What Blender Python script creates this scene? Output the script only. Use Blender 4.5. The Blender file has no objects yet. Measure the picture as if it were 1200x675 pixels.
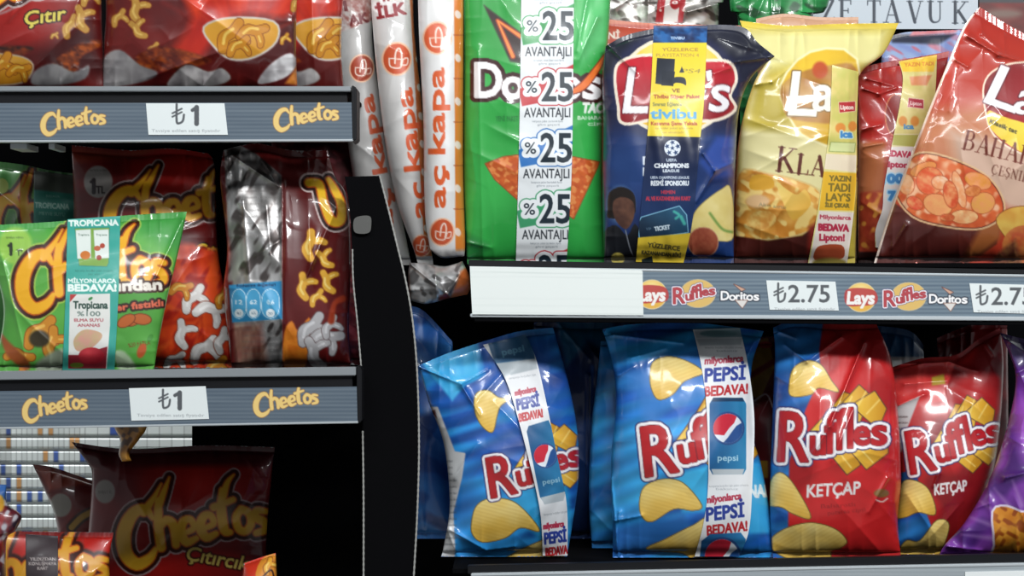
import bpy, bmesh, math, random
import numpy as np

# ------------------------------------------------------------------ scale and camera frame
S, D, ZC = 0.0008, 1.6, 1.25            # metres per photo pixel at the shelf fronts, camera distance, eye height
COL = bpy.context.scene.collection

def at(px, py, Y=0.0):
    k = S * (D + Y) / D
    return ((px - 600.0) * k, Y, ZC - (py - 337.5) * k)

def py_of(z, Y):                        # the height z seen at depth Y
    return 337.5 + (ZC - z) / (S * (D + Y) / D)

def lin(c):
    c = np.clip(c, 0, 1)
    return np.where(c <= 0.04045, c / 12.92, ((c + 0.055) / 1.055) ** 2.4)

def hx(h):
    return tuple(int(h[i:i + 2], 16) / 255 for i in (0, 2, 4))

# ------------------------------------------------------------------ letter outlines
_glyph = {}
def glyph_edges(s):
    """boundary segments of a line of text, cap height 1, baseline 0, y up"""
    if s in _glyph: return _glyph[s]
    cu = bpy.data.curves.new('lettering', 'FONT')
    cu.body = s; cu.size = 1.0; cu.resolution_u = 3; cu.fill_mode = 'BOTH'
    ob = bpy.data.objects.new('lettering', cu); COL.objects.link(ob)
    dg = bpy.context.evaluated_depsgraph_get()
    me = ob.evaluated_get(dg).to_mesh()
    V = np.array([v.co[:2] for v in me.vertices]).reshape(-1, 2)
    cnt = {}
    for p in me.polygons:
        vs = list(p.vertices)
        for i in range(len(vs)):
            k = tuple(sorted((vs[i], vs[(i + 1) % len(vs)])))
            cnt[k] = cnt.get(k, 0) + 1
    E = np.array([[*V[a], *V[b]] for (a, b), n in cnt.items() if n == 1]).reshape(-1, 4)
    ob.evaluated_get(dg).to_mesh_clear()
    bpy.data.objects.remove(ob); bpy.data.curves.remove(cu)
    E = E / 0.729                       # cap height of the built-in face
    _glyph[s] = E
    return E

def catmull(pts, n=6, closed=False):
    P = [np.array(p, float) for p in pts]
    if len(P) < 3: return np.array(P)
    out = []
    N = len(P)
    rng = range(N if closed else N - 1)
    for i in rng:
        if closed: a, b, c, d = P[(i - 1) % N], P[i], P[(i + 1) % N], P[(i + 2) % N]
        else: a, b, c, d = P[max(i - 1, 0)], P[i], P[i + 1], P[min(i + 2, N - 1)]
        for k in range(n):
            t = k / n
            out.append(.5 * ((2 * b) + (c - a) * t + (2 * a - 5 * b + 4 * c - d) * t * t + (3 * b - a - 3 * c + d) * t ** 3))
    if not closed: out.append(P[-1])
    return np.array(out)

def vnoise(X, Y, seed, sx, sy):
    """smooth value noise 0..1"""
    r = np.random.RandomState(seed); n = 64
    g = r.rand(n, n)
    x = X / sx + 1000; y = Y / sy + 1000
    xi = np.floor(x).astype(int); yi = np.floor(y).astype(int)
    fx = x - xi; fy = y - yi
    fx = fx * fx * (3 - 2 * fx); fy = fy * fy * (3 - 2 * fy)
    a = g[yi % n, xi % n]; b = g[yi % n, (xi + 1) % n]; c = g[(yi + 1) % n, xi % n]; d = g[(yi + 1) % n, (xi + 1) % n]
    return (a * (1 - fx) + b * fx) * (1 - fy) + (c * (1 - fx) + d * fx) * fy

class M2:
    """similarity/affine placing of a logo: local x right, y down"""
    def __init__(s, ox, oy, sx, sy=None, rot=0, shear=0, arc=0):
        s.o = (ox, oy); s.sx = sx; s.sy = sy if sy else sx; s.r = math.radians(-rot); s.sh = shear; s.arc = arc
    def __call__(s, P):
        P = np.array(P, float)
        x = P[..., 0]; y = P[..., 1]
        y = y + s.arc * (x - 50) ** 2 / 100
        x, y = x * s.sx - y * s.sy * s.sh, y * s.sy
        c, q = math.cos(s.r), math.sin(s.r)
        return np.stack([s.o[0] + x * c - y * q, s.o[1] + x * q + y * c], -1)
    @property
    def k(s): return math.sqrt(abs(s.sx * s.sy))

class Print:
    """the print of one film or card, painted in the plane of the packet; colour plus foil amount"""
    def __init__(s, x0, y0, x1, y1, col, ss=2.0):
        s.x0, s.y0, s.ss = x0, y0, ss
        s.w = int((x1 - x0) * ss) + 1; s.h = int((y1 - y0) * ss) + 1
        s.X, s.Y = np.meshgrid(x0 + np.arange(s.w) / ss, y0 + np.arange(s.h) / ss)
        s.A = np.zeros((s.h, s.w, 4)); s.put(slice(None), slice(None), 1.0, col)
    def col(s, c, sl):
        if callable(c): c = c(s.X[sl], s.Y[sl])
        if isinstance(c, str): c = hx(c)
        c = np.array(c, float)
        if c.shape[-1] == 3: c = np.concatenate([c, np.zeros(c.shape[:-1] + (1,))], -1)
        return c
    def put(s, sy, sx, alpha, c):
        sl = (sy, sx)
        cc = s.col(c, sl)
        a = alpha[..., None] if isinstance(alpha, np.ndarray) else alpha
        s.A[sl] = s.A[sl] * (1 - a) + cc * a
    def crop(s, x0, y0, x1, y1, pad):
        a = max(0, int((x0 - pad - s.x0) * s.ss)); b = min(s.w, int((x1 + pad - s.x0) * s.ss) + 2)
        c = max(0, int((y0 - pad - s.y0) * s.ss)); d = min(s.h, int((y1 + pad - s.y0) * s.ss) + 2)
        return (slice(c, d), slice(a, b)) if (b > a and d > c) else None
    def layers(s, sl, sd, layers, alpha=1, soft=0):
        for g, c in layers:
            f = 1.0 / s.ss + soft
            a = np.clip(0.5 - (sd - g) / (f * 1.4), 0, 1) * alpha
            s.put(sl[0], sl[1], a, c)
    def segs(s, E, layers, alpha=1, soft=0):
        if len(E) == 0: return
        pad = max([g for g, _ in layers] + [0]) + 2 + soft
        sl = s.crop(E[:, [0, 2]].min(), E[:, [1, 3]].min(), E[:, [0, 2]].max(), E[:, [1, 3]].max(), pad)
        if not sl: return
        X, Y = s.X[sl], s.Y[sl]
        md = np.full(X.shape, 1e9); par = np.zeros(X.shape, bool)
        for ax, ay, bx, by in E:
            dx, dy = bx - ax, by - ay
            L = dx * dx + dy * dy
            if L < 1e-12: continue
            t = np.clip(((X - ax) * dx + (Y - ay) * dy) / L, 0, 1)
            md = np.minimum(md, (X - ax - t * dx) ** 2 + (Y - ay - t * dy) ** 2)
            if ay != by:
                cr = ((ay > Y) != (by > Y)) & (X < (bx - ax) * (Y - ay) / (by - ay) + ax)
                par ^= cr
        sd = np.sqrt(md); sd = np.where(par, -sd, sd)
        s.layers(sl, sd, layers, alpha, soft)
    def poly(s, pts, col, out=(), smooth=0, alpha=1, soft=0, M=None):
        P = np.array(pts, float)
        if smooth: P = catmull(P, smooth, True)
        if M: P = M(P)
        E = np.concatenate([P, np.roll(P, -1, 0)], 1)
        s.segs(E, list(out) + [(0, col)], alpha, soft)
    def stroke(s, pts, w, col, out=(), smooth=5, M=None, alpha=1, soft=0):
        s.strokes([(pts, w)], col, out, smooth, M, alpha, soft)
    def strokes(s, items, col, out=(), smooth=5, M=None, alpha=1, soft=0):
        segs = []
        for pts, w in items:
            n = len(pts)
            ws = list(w) if hasattr(w, '__len__') else [w] * n
            P = np.array([[p[0], p[1], ww] for p, ww in zip(pts, ws)], float)
            if smooth and n > 2: P = catmull(P, smooth)
            if M:
                Q = M(P[:, :2]); P = np.concatenate([Q, P[:, 2:] * M.k], 1)
            for a, b in zip(P[:-1], P[1:]): segs.append((a, b))
        xs = [q[0] for sg in segs for q in sg]; ys = [q[1] for sg in segs for q in sg]; wm = max(q[2] for sg in segs for q in sg)
        lay = list(out) + [(0, col)]
        pad = wm + max(g for g, _ in lay) + 2 + soft
        sl = s.crop(min(xs), min(ys), max(xs), max(ys), pad)
        if not sl: return
        X, Y = s.X[sl], s.Y[sl]; sd = np.full(X.shape, 1e9)
        for a, b in segs:
            dx, dy = b[0] - a[0], b[1] - a[1]; L = dx * dx + dy * dy + 1e-9
            t = np.clip(((X - a[0]) * dx + (Y - a[1]) * dy) / L, 0, 1)
            sd = np.minimum(sd, np.hypot(X - a[0] - t * dx, Y - a[1] - t * dy) - (a[2] + t * (b[2] - a[2])) / 2)
        s.layers(sl, sd, lay, alpha, soft)
    def ell(s, cx, cy, rx, ry, col, out=(), rot=0, alpha=1, soft=0, M=None):
        t = np.linspace(0, 2 * math.pi, 28, endpoint=False)
        r = math.radians(-rot); c, q = math.cos(r), math.sin(r)
        P = np.stack([cx + rx * np.cos(t) * c - ry * np.sin(t) * q, cy + rx * np.cos(t) * q + ry * np.sin(t) * c], -1)
        s.poly(P, col, out, alpha=alpha, soft=soft, M=M)
    def text(s, t, cx, cy, h, col, w=None, rot=0, shear=0, bold=0, out=(), M=None, alpha=1, vert=False):
        if t == '1':
            w_ = (w or h * .4); q = h * .09 + bold
            s.strokes([([(cx + w_ * .2, cy + h / 2), (cx + w_ * .2, cy - h / 2 + q)], q * 2), ([(cx + w_ * .2, cy - h / 2 + q), (cx - w_ * .5, cy - h * .22)], q * 1.5)], col, out, smooth=0, M=M, alpha=alpha); return
        E = glyph_edges(t)
        if len(E) == 0: return
        P = E.reshape(-1, 2).copy()
        x0, x1 = P[:, 0].min(), P[:, 0].max()
        kx = (w / (x1 - x0)) if w else h
        x = (P[:, 0] - (x0 + x1) / 2) * kx; y = -(P[:, 1] - .5) * h
        x = x - y * shear
        r = math.radians(-rot); c, q = math.cos(r), math.sin(r)
        Q = np.stack([cx + x * c - y * q, cy + x * q + y * c], -1)
        if M: Q = M(Q)
        o = [(g + bold, cc) for g, cc in out]
        s.segs(Q.reshape(-1, 4), o + [(bold, col)], alpha)
    def glyphs(s, items, col, out=(), bold=0, M=None, shear=0):
        """several letters as one shape: (char, cx, cy, cap height, width, rot)"""
        allE = []
        for t, cx, cy, h, w, rot in items:
            P = glyph_edges(t).reshape(-1, 2).copy()
            x0, x1 = P[:, 0].min(), P[:, 0].max()
            x = (P[:, 0] - (x0 + x1) / 2) * w / (x1 - x0); y = -(P[:, 1] - .5) * h
            x = x - y * shear
            r = math.radians(-rot); c, q = math.cos(r), math.sin(r)
            Q = np.stack([cx + x * c - y * q, cy + x * q + y * c], -1)
            if M: Q = M(Q)
            allE.append(Q.reshape(-1, 4))
        k = M.k if M else 1
        for g, cc in list(out) + [(0, col)]:
            for E in allE: s.segs(E, [((g + bold) * k, cc)])
    def sample(s, px, py):
        x = np.clip((px - s.x0) * s.ss, 0, s.w - 1.001); y = np.clip((py - s.y0) * s.ss, 0, s.h - 1.001)
        xi = x.astype(int); yi = y.astype(int); fx = (x - xi)[..., None]; fy = (y - yi)[..., None]
        A = s.A
        xj = np.minimum(xi + 1, s.w - 1); yj = np.minimum(yi + 1, s.h - 1)
        r = (A[yi, xi] * (1 - fx) + A[yi, xj] * fx) * (1 - fy) + (A[yj, xi] * (1 - fx) + A[yj, xj] * fx) * fy
        o = r.copy(); o[..., :3] = lin(r[..., :3]); return o

def gradv(c0, c1, y0, y1):
    a, b = np.array(hx(c0)), np.array(hx(c1))
    def f(X, Y):
        t = np.clip((Y - y0) / (y1 - y0), 0, 1)[..., None]
        return a * (1 - t) + b * t
    return f
def gradr(c0, c1, cx, cy, r):
    a, b = np.array(hx(c0)), np.array(hx(c1))
    def f(X, Y):
        t = np.clip(np.hypot(X - cx, Y - cy) / r, 0, 1)[..., None]
        return a * (1 - t) + b * t
    return f
def grad(c0, c1, x0, y0, x1, y1):
    a, b = np.array(hx(c0)), np.array(hx(c1)); L = (x1 - x0) ** 2 + (y1 - y0) ** 2
    def f(X, Y):
        t = np.clip(((X - x0) * (x1 - x0) + (Y - y0) * (y1 - y0)) / L, 0, 1)[..., None]
        return a * (1 - t) + b * t
    return f
def mottle(c0, c1, seed, sx, sy=None, c2=None):
    a, b = np.array(hx(c0)), np.array(hx(c1)); d = np.array(hx(c2)) if c2 else None
    def f(X, Y):
        X, Y = X * .86 + Y * .5, Y * .86 - X * .5
        t = .65 * vnoise(X, Y, seed, sx, sy or sx)[..., None] + .35 * vnoise(X - Y * .6, Y + X * .4, seed + 3, sx * .45, (sy or sx) * .45)[..., None]
        t = np.clip((t - .5) * 1.8 + .5, 0, 1)
        r = a * (1 - t) + b * t
        if d is not None:
            q = np.clip((vnoise(X, Y, seed + 7, sx * .6, (sy or sx) * .6)[..., None] - .55) * 5, 0, 1)
            r = r * (1 - q) + d * q
        return r
    return f

# ------------------------------------------------------------------ materials
MATS = {}
def mat(name, color=None, rough=.5, metal=0., coat=0., printed=False, bump=0., bscale=300., spec=.5, emit=None, coat_rough=.12, trans=0):
    if name in MATS: return MATS[name]
    m = bpy.data.materials.new(name); m.use_nodes = True
    nt = m.node_tree; b = nt.nodes['Principled BSDF']
    if printed:
        a = nt.nodes.new('ShaderNodeAttribute'); a.attribute_name = 'print'
        nt.links.new(a.outputs['Color'], b.inputs['Base Color']); nt.links.new(a.outputs['Alpha'], b.inputs['Metallic'])
    else:
        b.inputs['Base Color'].default_value = (*lin(np.array(hx(color))), 1); b.inputs['Metallic'].default_value = metal
    b.inputs['Roughness'].default_value = rough
    b.inputs['Coat Weight'].default_value = coat; b.inputs['Coat Roughness'].default_value = coat_rough
    b.inputs['Specular IOR Level'].default_value = spec
    b.inputs['Transmission Weight'].default_value = trans
    if bump:
        n = nt.nodes.new('ShaderNodeTexNoise'); n.inputs['Scale'].default_value = bscale; n.inputs['Detail'].default_value = 3
        tc = nt.nodes.new('ShaderNodeTexCoord'); nt.links.new(tc.outputs['Object'], n.inputs['Vector'])
        bp = nt.nodes.new('ShaderNodeBump'); bp.inputs['Strength'].default_value = bump; bp.inputs['Distance'].default_value = .001
        nt.links.new(n.outputs['Fac'], bp.inputs['Height']); nt.links.new(bp.outputs['Normal'], b.inputs['Normal'])
    MATS[name] = m
    return m

FILM = mat('printed_film', rough=.42, coat=.6, printed=True, bump=.15, bscale=90, coat_rough=.10)
DULLFILM = mat('printed_film_dull', rough=.5, coat=.15, printed=True, bump=.1, bscale=120)
CARD = mat('printed_card', rough=.45, coat=.1, printed=True)
BLACK = mat('black_steel', '08080a', rough=.8, bump=.1, bscale=60, spec=.04)
DARK = mat('dark_lip', '101115', rough=.45, spec=.3)
GREY = mat('grey_steel', '9aa0a4', rough=.35, metal=.4)
ALU = mat('pale_aluminium', 'c9d0d4', rough=.35, metal=.3)
WHITE = mat('white_bead', '9a9a96', rough=.6)
CLEAR = mat('smoky_clear_plastic', '5a5a58', rough=.35)

# ------------------------------------------------------------------ objects
def tag(o, label=None, cat=None, group=None, kind=None):
    if label: o['label'] = label
    if cat: o['category'] = cat
    if group: o['group'] = group
    if kind: o['kind'] = kind
    return o
def empty(name, loc):
    o = bpy.data.objects.new(name, None); COL.objects.link(o); o.location = loc; o.empty_display_size = .02
    return o
def raw_mesh(name, V, F, colors=None, material=None, parent=None, smooth=True, origin=(0, 0, 0)):
    """V (n,3) world, F (m,4)"""
    V = np.asarray(V, np.float32) - np.array(origin, np.float32)
    me = bpy.data.meshes.new(name)
    me.vertices.add(len(V)); me.vertices.foreach_set('co', V.ravel())
    F = np.asarray(F, np.int32)
    me.loops.add(F.size); me.loops.foreach_set('vertex_index', F.ravel())
    me.polygons.add(len(F)); me.polygons.foreach_set('loop_start', np.arange(0, F.size, F.shape[1], dtype=np.int32))
    me.polygons.foreach_set('loop_total', np.full(len(F), F.shape[1], np.int32))
    me.polygons.foreach_set('use_smooth', np.full(len(F), smooth))
    if colors is not None:
        at_ = me.attributes.new('print', 'FLOAT_COLOR', 'POINT')
        at_.data.foreach_set('color', np.asarray(colors, np.float32).ravel())
    me.update(calc_edges=True)
    if material: me.materials.append(material)
    o = bpy.data.objects.new(name, me); COL.objects.link(o)
    if parent is not None: o.parent = parent
    else: o.location = origin
    return o
def grid_faces(nr, nc, off=0, flip=False):
    i = np.arange(nr * nc).reshape(nr, nc) + off
    q = np.stack([i[:-1, :-1], i[1:, :-1], i[1:, 1:], i[:-1, 1:]], -1).reshape(-1, 4)
    return q[:, ::-1] if flip else q

def bm_obj(name, bm, material, parent=None, smooth=False):
    if parent is not None: bmesh.ops.translate(bm, vec=[-c for c in parent.location], verts=bm.verts)
    me = bpy.data.meshes.new(name); bm.to_mesh(me); bm.free()
    if smooth:
        for p in me.polygons: p.use_smooth = True
    me.materials.append(material)
    o = bpy.data.objects.new(name, me); COL.objects.link(o)
    if parent is not None: o.parent = parent
    return o
def bm_box(bm, p0, p1, bev=.0008):
    c = [(a + b) / 2 for a, b in zip(p0, p1)]; d = [abs(b - a) for a, b in zip(p0, p1)]
    r = bmesh.ops.create_cube(bm, size=1)
    for v in r['verts']: v.co = [v.co[i] * d[i] + c[i] for i in range(3)]
    if bev:
        es = list({e for v in r['verts'] for e in v.link_edges})
        bmesh.ops.bevel(bm, geom=es, offset=min(bev, min(d) * .3), segments=2, affect='EDGES')
def box_obj(name, p0, p1, material, parent=None, bev=.0008):
    bm = bmesh.new(); bm_box(bm, p0, p1, bev); return bm_obj(name, bm, material, parent)

def poly_at(pts, n):
    """resample a polyline by arc length to n points (smoothed)"""
    P = catmull(pts, 8) if len(pts) > 2 else np.array(pts, float)
    d = np.r_[0, np.cumsum(np.hypot(*np.diff(P, axis=0).T))]
    t = np.linspace(0, d[-1], n)
    return np.stack([np.interp(t, d, P[:, 0]), np.interp(t, d, P[:, 1])], -1)

def coons(L, R, T, B, nu, nv):
    Lp, Rp = poly_at(L, nv), poly_at(R, nv)
    Tp = poly_at([L[0]] + list(T or []) + [R[0]], nu); Bp = poly_at([L[-1]] + list(B or []) + [R[-1]], nu)
    u = np.linspace(0, 1, nu)[None, :, None]; v = np.linspace(0, 1, nv)[:, None, None]
    P = (1 - v) * Tp[None] + v * Bp[None] + (1 - u) * Lp[:, None] + u * Rp[:, None] \
        - ((1 - u) * (1 - v) * Lp[0] + u * (1 - v) * Rp[0] + (1 - u) * v * Lp[-1] + u * v * Rp[-1])
    return P, u[..., 0] + v[..., 0] * 0, v[..., 0] + u[..., 0] * 0

def world(px, py, Y):
    k = S * (D + Y) / D
    return np.stack([(px - 600) * k, Y, ZC - (py - 337.5) * k], -1)

class Bag:
    """a filled film packet: front and back skins over an outline, crimped seals, wrinkles"""
    def __init__(s, name, label, cat, L, R, T=None, B=None, Y=.06, th=.028, lean=0, yaw=0, seal=9, sealb=7, art=None,
                 group=None, wr=1., seed=1, creases=(), back='8a8a8c', material=None, step=1.15, seam=None, bodyname='film',
                 pw=.5, sidetilt=0, sag=0, tip=.005):
        s.name = name
        H = max(L[-1][1] - L[0][1], R[-1][1] - R[0][1]); W = max(max(p[0] for p in R) - min(p[0] for p in L), 10)
        nu = max(8, int(W / step)); nv = max(8, int(H / step))
        P, u, v = coons(L, R, T, B, nu, nv)
        px, py = P[..., 0], P[..., 1]
        vs, vb = seal / H, 1 - sealb / H
        t = np.clip((v - vs) / (vb - vs), 0, 1)
        a = np.clip(4 * u * (1 - u), 0, 1) ** pw
        b = np.clip(1 - np.abs(2 * t - 1) ** 2.6, 0, 1) ** .62
        taper = .55 + .45 * np.clip(t / .5, 0, 1)
        bot = b * (taper if sag == 0 else 1)
        h = th * a * bot
        inside = np.clip(a * b, 0, 1)
        # crumple: ridged noise, finer pleats running out of the seals
        n3 = vnoise(px, py, seed + 23, 80, 110)
        wrk = n3 * .006 * inside ** .5
        rs_ = random.Random(seed)
        for k in range(5):
            an = rs_.uniform(-1.3, 1.3) + math.pi / 2; ca, sa = math.cos(an), math.sin(an)
            q1 = px * ca + py * sa; q2 = -px * sa + py * ca
            rid = np.clip(1 - np.abs(2 * vnoise(q1, q2, seed + 50 + k, 150, 34) - 1) * 1.6, 0, 1)
            mk = np.clip(vnoise(px, py, seed + 70 + k, 60, 60) * 2.6 - 1.25, 0, 1)
            wrk = wrk + rid ** 2.2 * mk * .0030 * inside ** .5
        wrk = wrk * wr
        pl = 1 - np.abs(2 * vnoise(px, py, seed + 31, 13, 90) - 1)
        endm = np.exp(-t / .10) + np.exp(-(1 - t) / .07)
        endm = np.where((v < vs) | (v > vb), .25, endm)
        wrk = wrk + pl ** 2 * .0040 * wr * endm
        edge = np.exp(-u / .06) + np.exp(-(1 - u) / .06)
        pe = 1 - np.abs(2 * vnoise(px, py, seed + 41, 60, 15) - 1)
        wrk = wrk + pe ** 2 * .0028 * wr * edge * inside ** .3
        for (x0, y0, x1, y1, w, am) in creases:
            dx, dy = x1 - x0, y1 - y0; LL = dx * dx + dy * dy
            q = np.clip(((px - x0) * dx + (py - y0) * dy) / LL, 0, 1)
            dist = np.hypot(px - x0 - q * dx, py - y0 - q * dy)
            wrk = wrk + am * np.exp(-dist / w) * (1 - .5 * q)
        crimp = np.where((v < vs) | (v > vb), .00006 * np.sin(px * 2 * math.pi / 5.0), 0)
        Yc = Y + lean * (.5 - v) + yaw * (u - .5) + sidetilt * np.abs(u - .5) + tip * np.clip(1 - v / .34, 0, 1) ** 1.5
        Yf = Yc - h - wrk - crimp - .0006
        s.Yf = Yf; s.px = px; s.py = py
        C = art.sample(px, py)
        V = world(px, py, Yf)
        j0 = np.argmax(V[-1, :, 2]); zb = V[-1, :, 2].min()
        base = (float(V[-1, :, 0].mean()), float(np.mean(Yc[-1])), float(zb))
        s.root = empty(name, base); tag(s.root, label, cat, group); s.base = base
        rs = int(round(vs * (nv - 1))); rb = int(round(vb * (nv - 1)))
        m = material or FILM
        # back skin, coarse
        def skin(r0, r1, nm, lab=None):
            Vf = V[r0:r1 + 1]; Cf = C[r0:r1 + 1]
            rr = np.unique(np.r_[np.arange(r0, r1, 6), r1]); cc = np.unique(np.r_[np.arange(0, nu - 1, 6), nu - 1])
            pb, qb = px[np.ix_(rr, cc)], py[np.ix_(rr, cc)]
            Yb = (Yc + h * .85 + .0006)[np.ix_(rr, cc)]
            Yb[:, 0] = Yf[rr, 0]; Yb[:, -1] = Yf[rr, -1]
            if r0 == 0: Yb[0] = Yf[0, cc]
            if r1 == nv - 1: Yb[-1] = Yf[-1, cc]
            Vb = world(pb, qb, Yc[np.ix_(rr, cc)]); Vb[..., 1] = Yb
            Vb[:, 0] = Vf[np.ix_(rr - r0, [0])][:, 0]; Vb[:, -1] = Vf[np.ix_(rr - r0, [nu - 1])][:, 0]
            if r0 == 0: Vb[0] = Vf[0, cc]
            if r1 == nv - 1: Vb[-1] = Vf[-1, cc]
            n = Vf.shape[0] * nu
            F = np.concatenate([grid_faces(Vf.shape[0], nu), grid_faces(len(rr), len(cc), n, True)])
            bc = np.array([*lin(np.array(hx(back))), .3])
            CC = np.concatenate([Cf.reshape(-1, 4), np.tile(bc, (len(rr) * len(cc), 1))])
            o = raw_mesh(nm, np.concatenate([Vf.reshape(-1, 3), Vb.reshape(-1, 3)]), F, CC, m, s.root, True, base)
            if lab: o['label'] = lab
            return o
        if rs > 2: skin(0, rs, 'top_seal')
        s.body = skin(rs if rs > 2 else 0, rb if rb < nv - 3 else nv - 1, bodyname)
        if rb < nv - 3: skin(rb, nv - 1, 'bottom_seal')
        # depth map for what is stuck on the front
        x0, x1, y0, y1 = px.min(), px.max(), py.min(), py.max()
        w_, h_ = int(x1 - x0) + 3, int(y1 - y0) + 3
        dm = np.full((h_, w_), np.nan)
        dm[np.clip((py - y0).round().astype(int), 0, h_ - 1), np.clip((px - x0).round().astype(int), 0, w_ - 1)] = Yf
        for _ in range(400):
            nanm = np.isnan(dm)
            if not nanm.any(): break
            acc = np.zeros_like(dm); cn = np.zeros_like(dm)
            pd = np.pad(dm, 1, constant_values=np.nan)
            for dy, dx in ((0, 1), (2, 1), (1, 0), (1, 2)):
                q = pd[dy:dy + h_, dx:dx + w_]; ok = ~np.isnan(q)
                acc[ok] += q[ok]; cn[ok] += 1
            g = nanm & (cn > 0); dm[g] = acc[g] / cn[g]
        for _ in range(2):
            pd = np.pad(dm, 1, mode='edge')
            dm = (pd[:-2, 1:-1] + pd[2:, 1:-1] + pd[1:-1, :-2] + pd[1:-1, 2:] + dm * 2) / 6
        s.dm, s.dx0, s.dy0 = dm, x0, y0
    def depth(s, px, py):
        h_, w_ = s.dm.shape
        x = np.clip(px - s.dx0, 0, w_ - 1.001); y = np.clip(py - s.dy0, 0, h_ - 1.001)
        xi, yi = x.astype(int), y.astype(int); fx, fy = x - xi, y - yi
        xj, yj = np.minimum(xi + 1, w_ - 1), np.minimum(yi + 1, h_ - 1)
        d = s.dm
        return (d[yi, xi] * (1 - fx) + d[yi, xj] * fx) * (1 - fy) + (d[yj, xi] * (1 - fx) + d[yj, xj] * fx) * fy
    def strip(s, name, L, R, art, T=None, B=None, label=None, lift=.0016, step=.9, stiff=7, material=None, thick=.0004):
        H = max(L[-1][1] - L[0][1], R[-1][1] - R[0][1]); W = max(max(p[0] for p in R) - min(p[0] for p in L), 4)
        nu, nv = max(6, int(W / step)), max(6, int(H / step))
        P, u, v = coons(L, R, T, B, nu, nv)
        px, py = P[..., 0], P[..., 1]
        Yr = s.depth(px, py)
        acc = Yr.copy(); k = 1
        for dx in (-stiff, 0, stiff):
            for dy in (-stiff, 0, stiff):
                acc = acc + s.depth(px + dx, py + dy); k += 1
        sm = acc / k
        def blur(A, n):
            for _ in range(n):
                q = np.pad(A, 1, mode='edge'); A = (q[:-2, 1:-1] + q[2:, 1:-1] + q[1:-1, :-2] + q[1:-1, 2:]) / 4
            return A
        sm = blur(sm, 30)
        pr = np.maximum(sm - Yr, 0)
        for _ in range(6):
            q = np.pad(pr, 1, mode='edge'); pr = np.maximum.reduce([q[:-2, 1:-1], q[2:, 1:-1], q[1:-1, :-2], q[1:-1, 2:], pr])
        Ys = sm - blur(pr, 30) - lift * .6
        Vf = world(px, py, Ys).reshape(-1, 3); Vb = world(px, py, Ys + thick).reshape(-1, 3)
        C = art.sample(px, py).reshape(-1, 4); n = nu * nv
        i = np.arange(n).reshape(nv, nu)
        ring = np.r_[i[0, :], i[1:, -1], i[-1, -2::-1], i[-2:0:-1, 0]]
        r2 = np.roll(ring, -1)
        side = np.stack([ring, r2, r2 + n, ring + n], -1)
        F = np.concatenate([grid_faces(nv, nu), grid_faces(nv, nu, n, True), side])
        o = raw_mesh(name, np.concatenate([Vf, Vb]), F, np.concatenate([C, C * .0 + np.array([.7, .7, .7, 0])]), material or CARD, s.root, True, s.base)
        if label: o['label'] = label
        return o

def plate(name, L, R, T, B, Yfun, art, thick=.002, step=.8, material=None, parent=None, origin=(0, 0, 0), relief=None):
    """a card or sheet with print, given thickness"""
    H = max(L[-1][1] - L[0][1], R[-1][1] - R[0][1]); W = max(p[0] for p in R) - min(p[0] for p in L)
    nu, nv = max(4, int(W / step)), max(4, int(H / step))
    P, u, v = coons(L, R, T, B, nu, nv)
    px, py = P[..., 0], P[..., 1]
    Yy = Yfun(px, py) + 0 * px
    Yr = Yy + (relief(px, py) if relief else 0)
    Vf = world(px, py, Yr).reshape(-1, 3); Vb = world(px, py, Yy + thick).reshape(-1, 3)
    C = art.sample(px, py).reshape(-1, 4); n = nu * nv
    i = np.arange(n).reshape(nv, nu)
    ring = np.r_[i[0, :], i[1:, -1], i[-1, -2::-1], i[-2:0:-1, 0]]; r2 = np.roll(ring, -1)
    F = np.concatenate([grid_faces(nv, nu), grid_faces(nv, nu, n, True), np.stack([ring, r2, r2 + n, ring + n], -1)])
    return raw_mesh(name, np.concatenate([Vf, Vb]), F, np.concatenate([C, C]), material or CARD, parent, False, origin)
# ------------------------------------------------------------------ printed marks
def _sh(items, dx, dy): return [([(x + dx, y + dy) for x, y in p], w) for p, w in items]
PUFF_LETTERS = [
    ([(28, 15), (23, 8), (14, 11), (7, 23), (7, 37), (14, 45), (23, 42), (28, 36)], [2.5, 6, 8, 9.5, 9, 8, 6, 3]),
    ([(33, 3), (31.5, 18), (32, 35)], [4.5, 6, 6]), ([(32, 22), (37, 17), (42, 21), (42.5, 34)], [4, 5.5, 6, 5]),
    ([(48, 27), (56, 24), (54, 18), (49, 19), (46.5, 26), (50, 33), (57, 31)], [3.5, 4, 4.5, 5.5, 6.5, 5.5, 3.5]),
    ([(62, 25), (70, 22), (68, 16), (63, 17), (60.5, 24), (64, 31), (71, 29)], [3.5, 4, 4.5, 5.5, 6.5, 5.5, 3.5]),
    ([(78, 0), (76, 14), (77, 27), (81, 29)], [4, 6.5, 6, 3.5]), ([(71, 11), (85, 7)], [5, 3.5]),
    ([(90, 14), (86, 19), (87, 27), (92, 29), (96, 24), (95, 17), (90, 14)], 5),
    ([(107, 17), (101, 16), (99, 20), (105, 24), (106, 29), (99, 31)], [3.5, 5, 5.5, 5.5, 5, 4]),
]
def puff_logo(c, M, fill='f2b223', dark='3a120c', mid='c05a14', glow='b9a9a6', big=True, k=1.0):
    outs = [(4.4 * M.k, glow), (3.3 * M.k, dark), (.9 * M.k, mid)] if big else [(.9 * M.k, '9a6a3a')]
    if big:   # pointed flame tips of the first letters
        tips = [([(22, 10), (30, 1), (36, -8)], [6, 3, .6]), ([(33, 6), (38, -4), (42, -12)], [5, 3, .6]), ([(78, 4), (82, -5), (87, -10)], [5, 3, .6])]
        c.strokes(PUFF_LETTERS + tips, fill, outs, M=M, smooth=4)
    else:
        c.strokes(PUFF_LETTERS, fill, outs, M=M, smooth=4)

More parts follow.
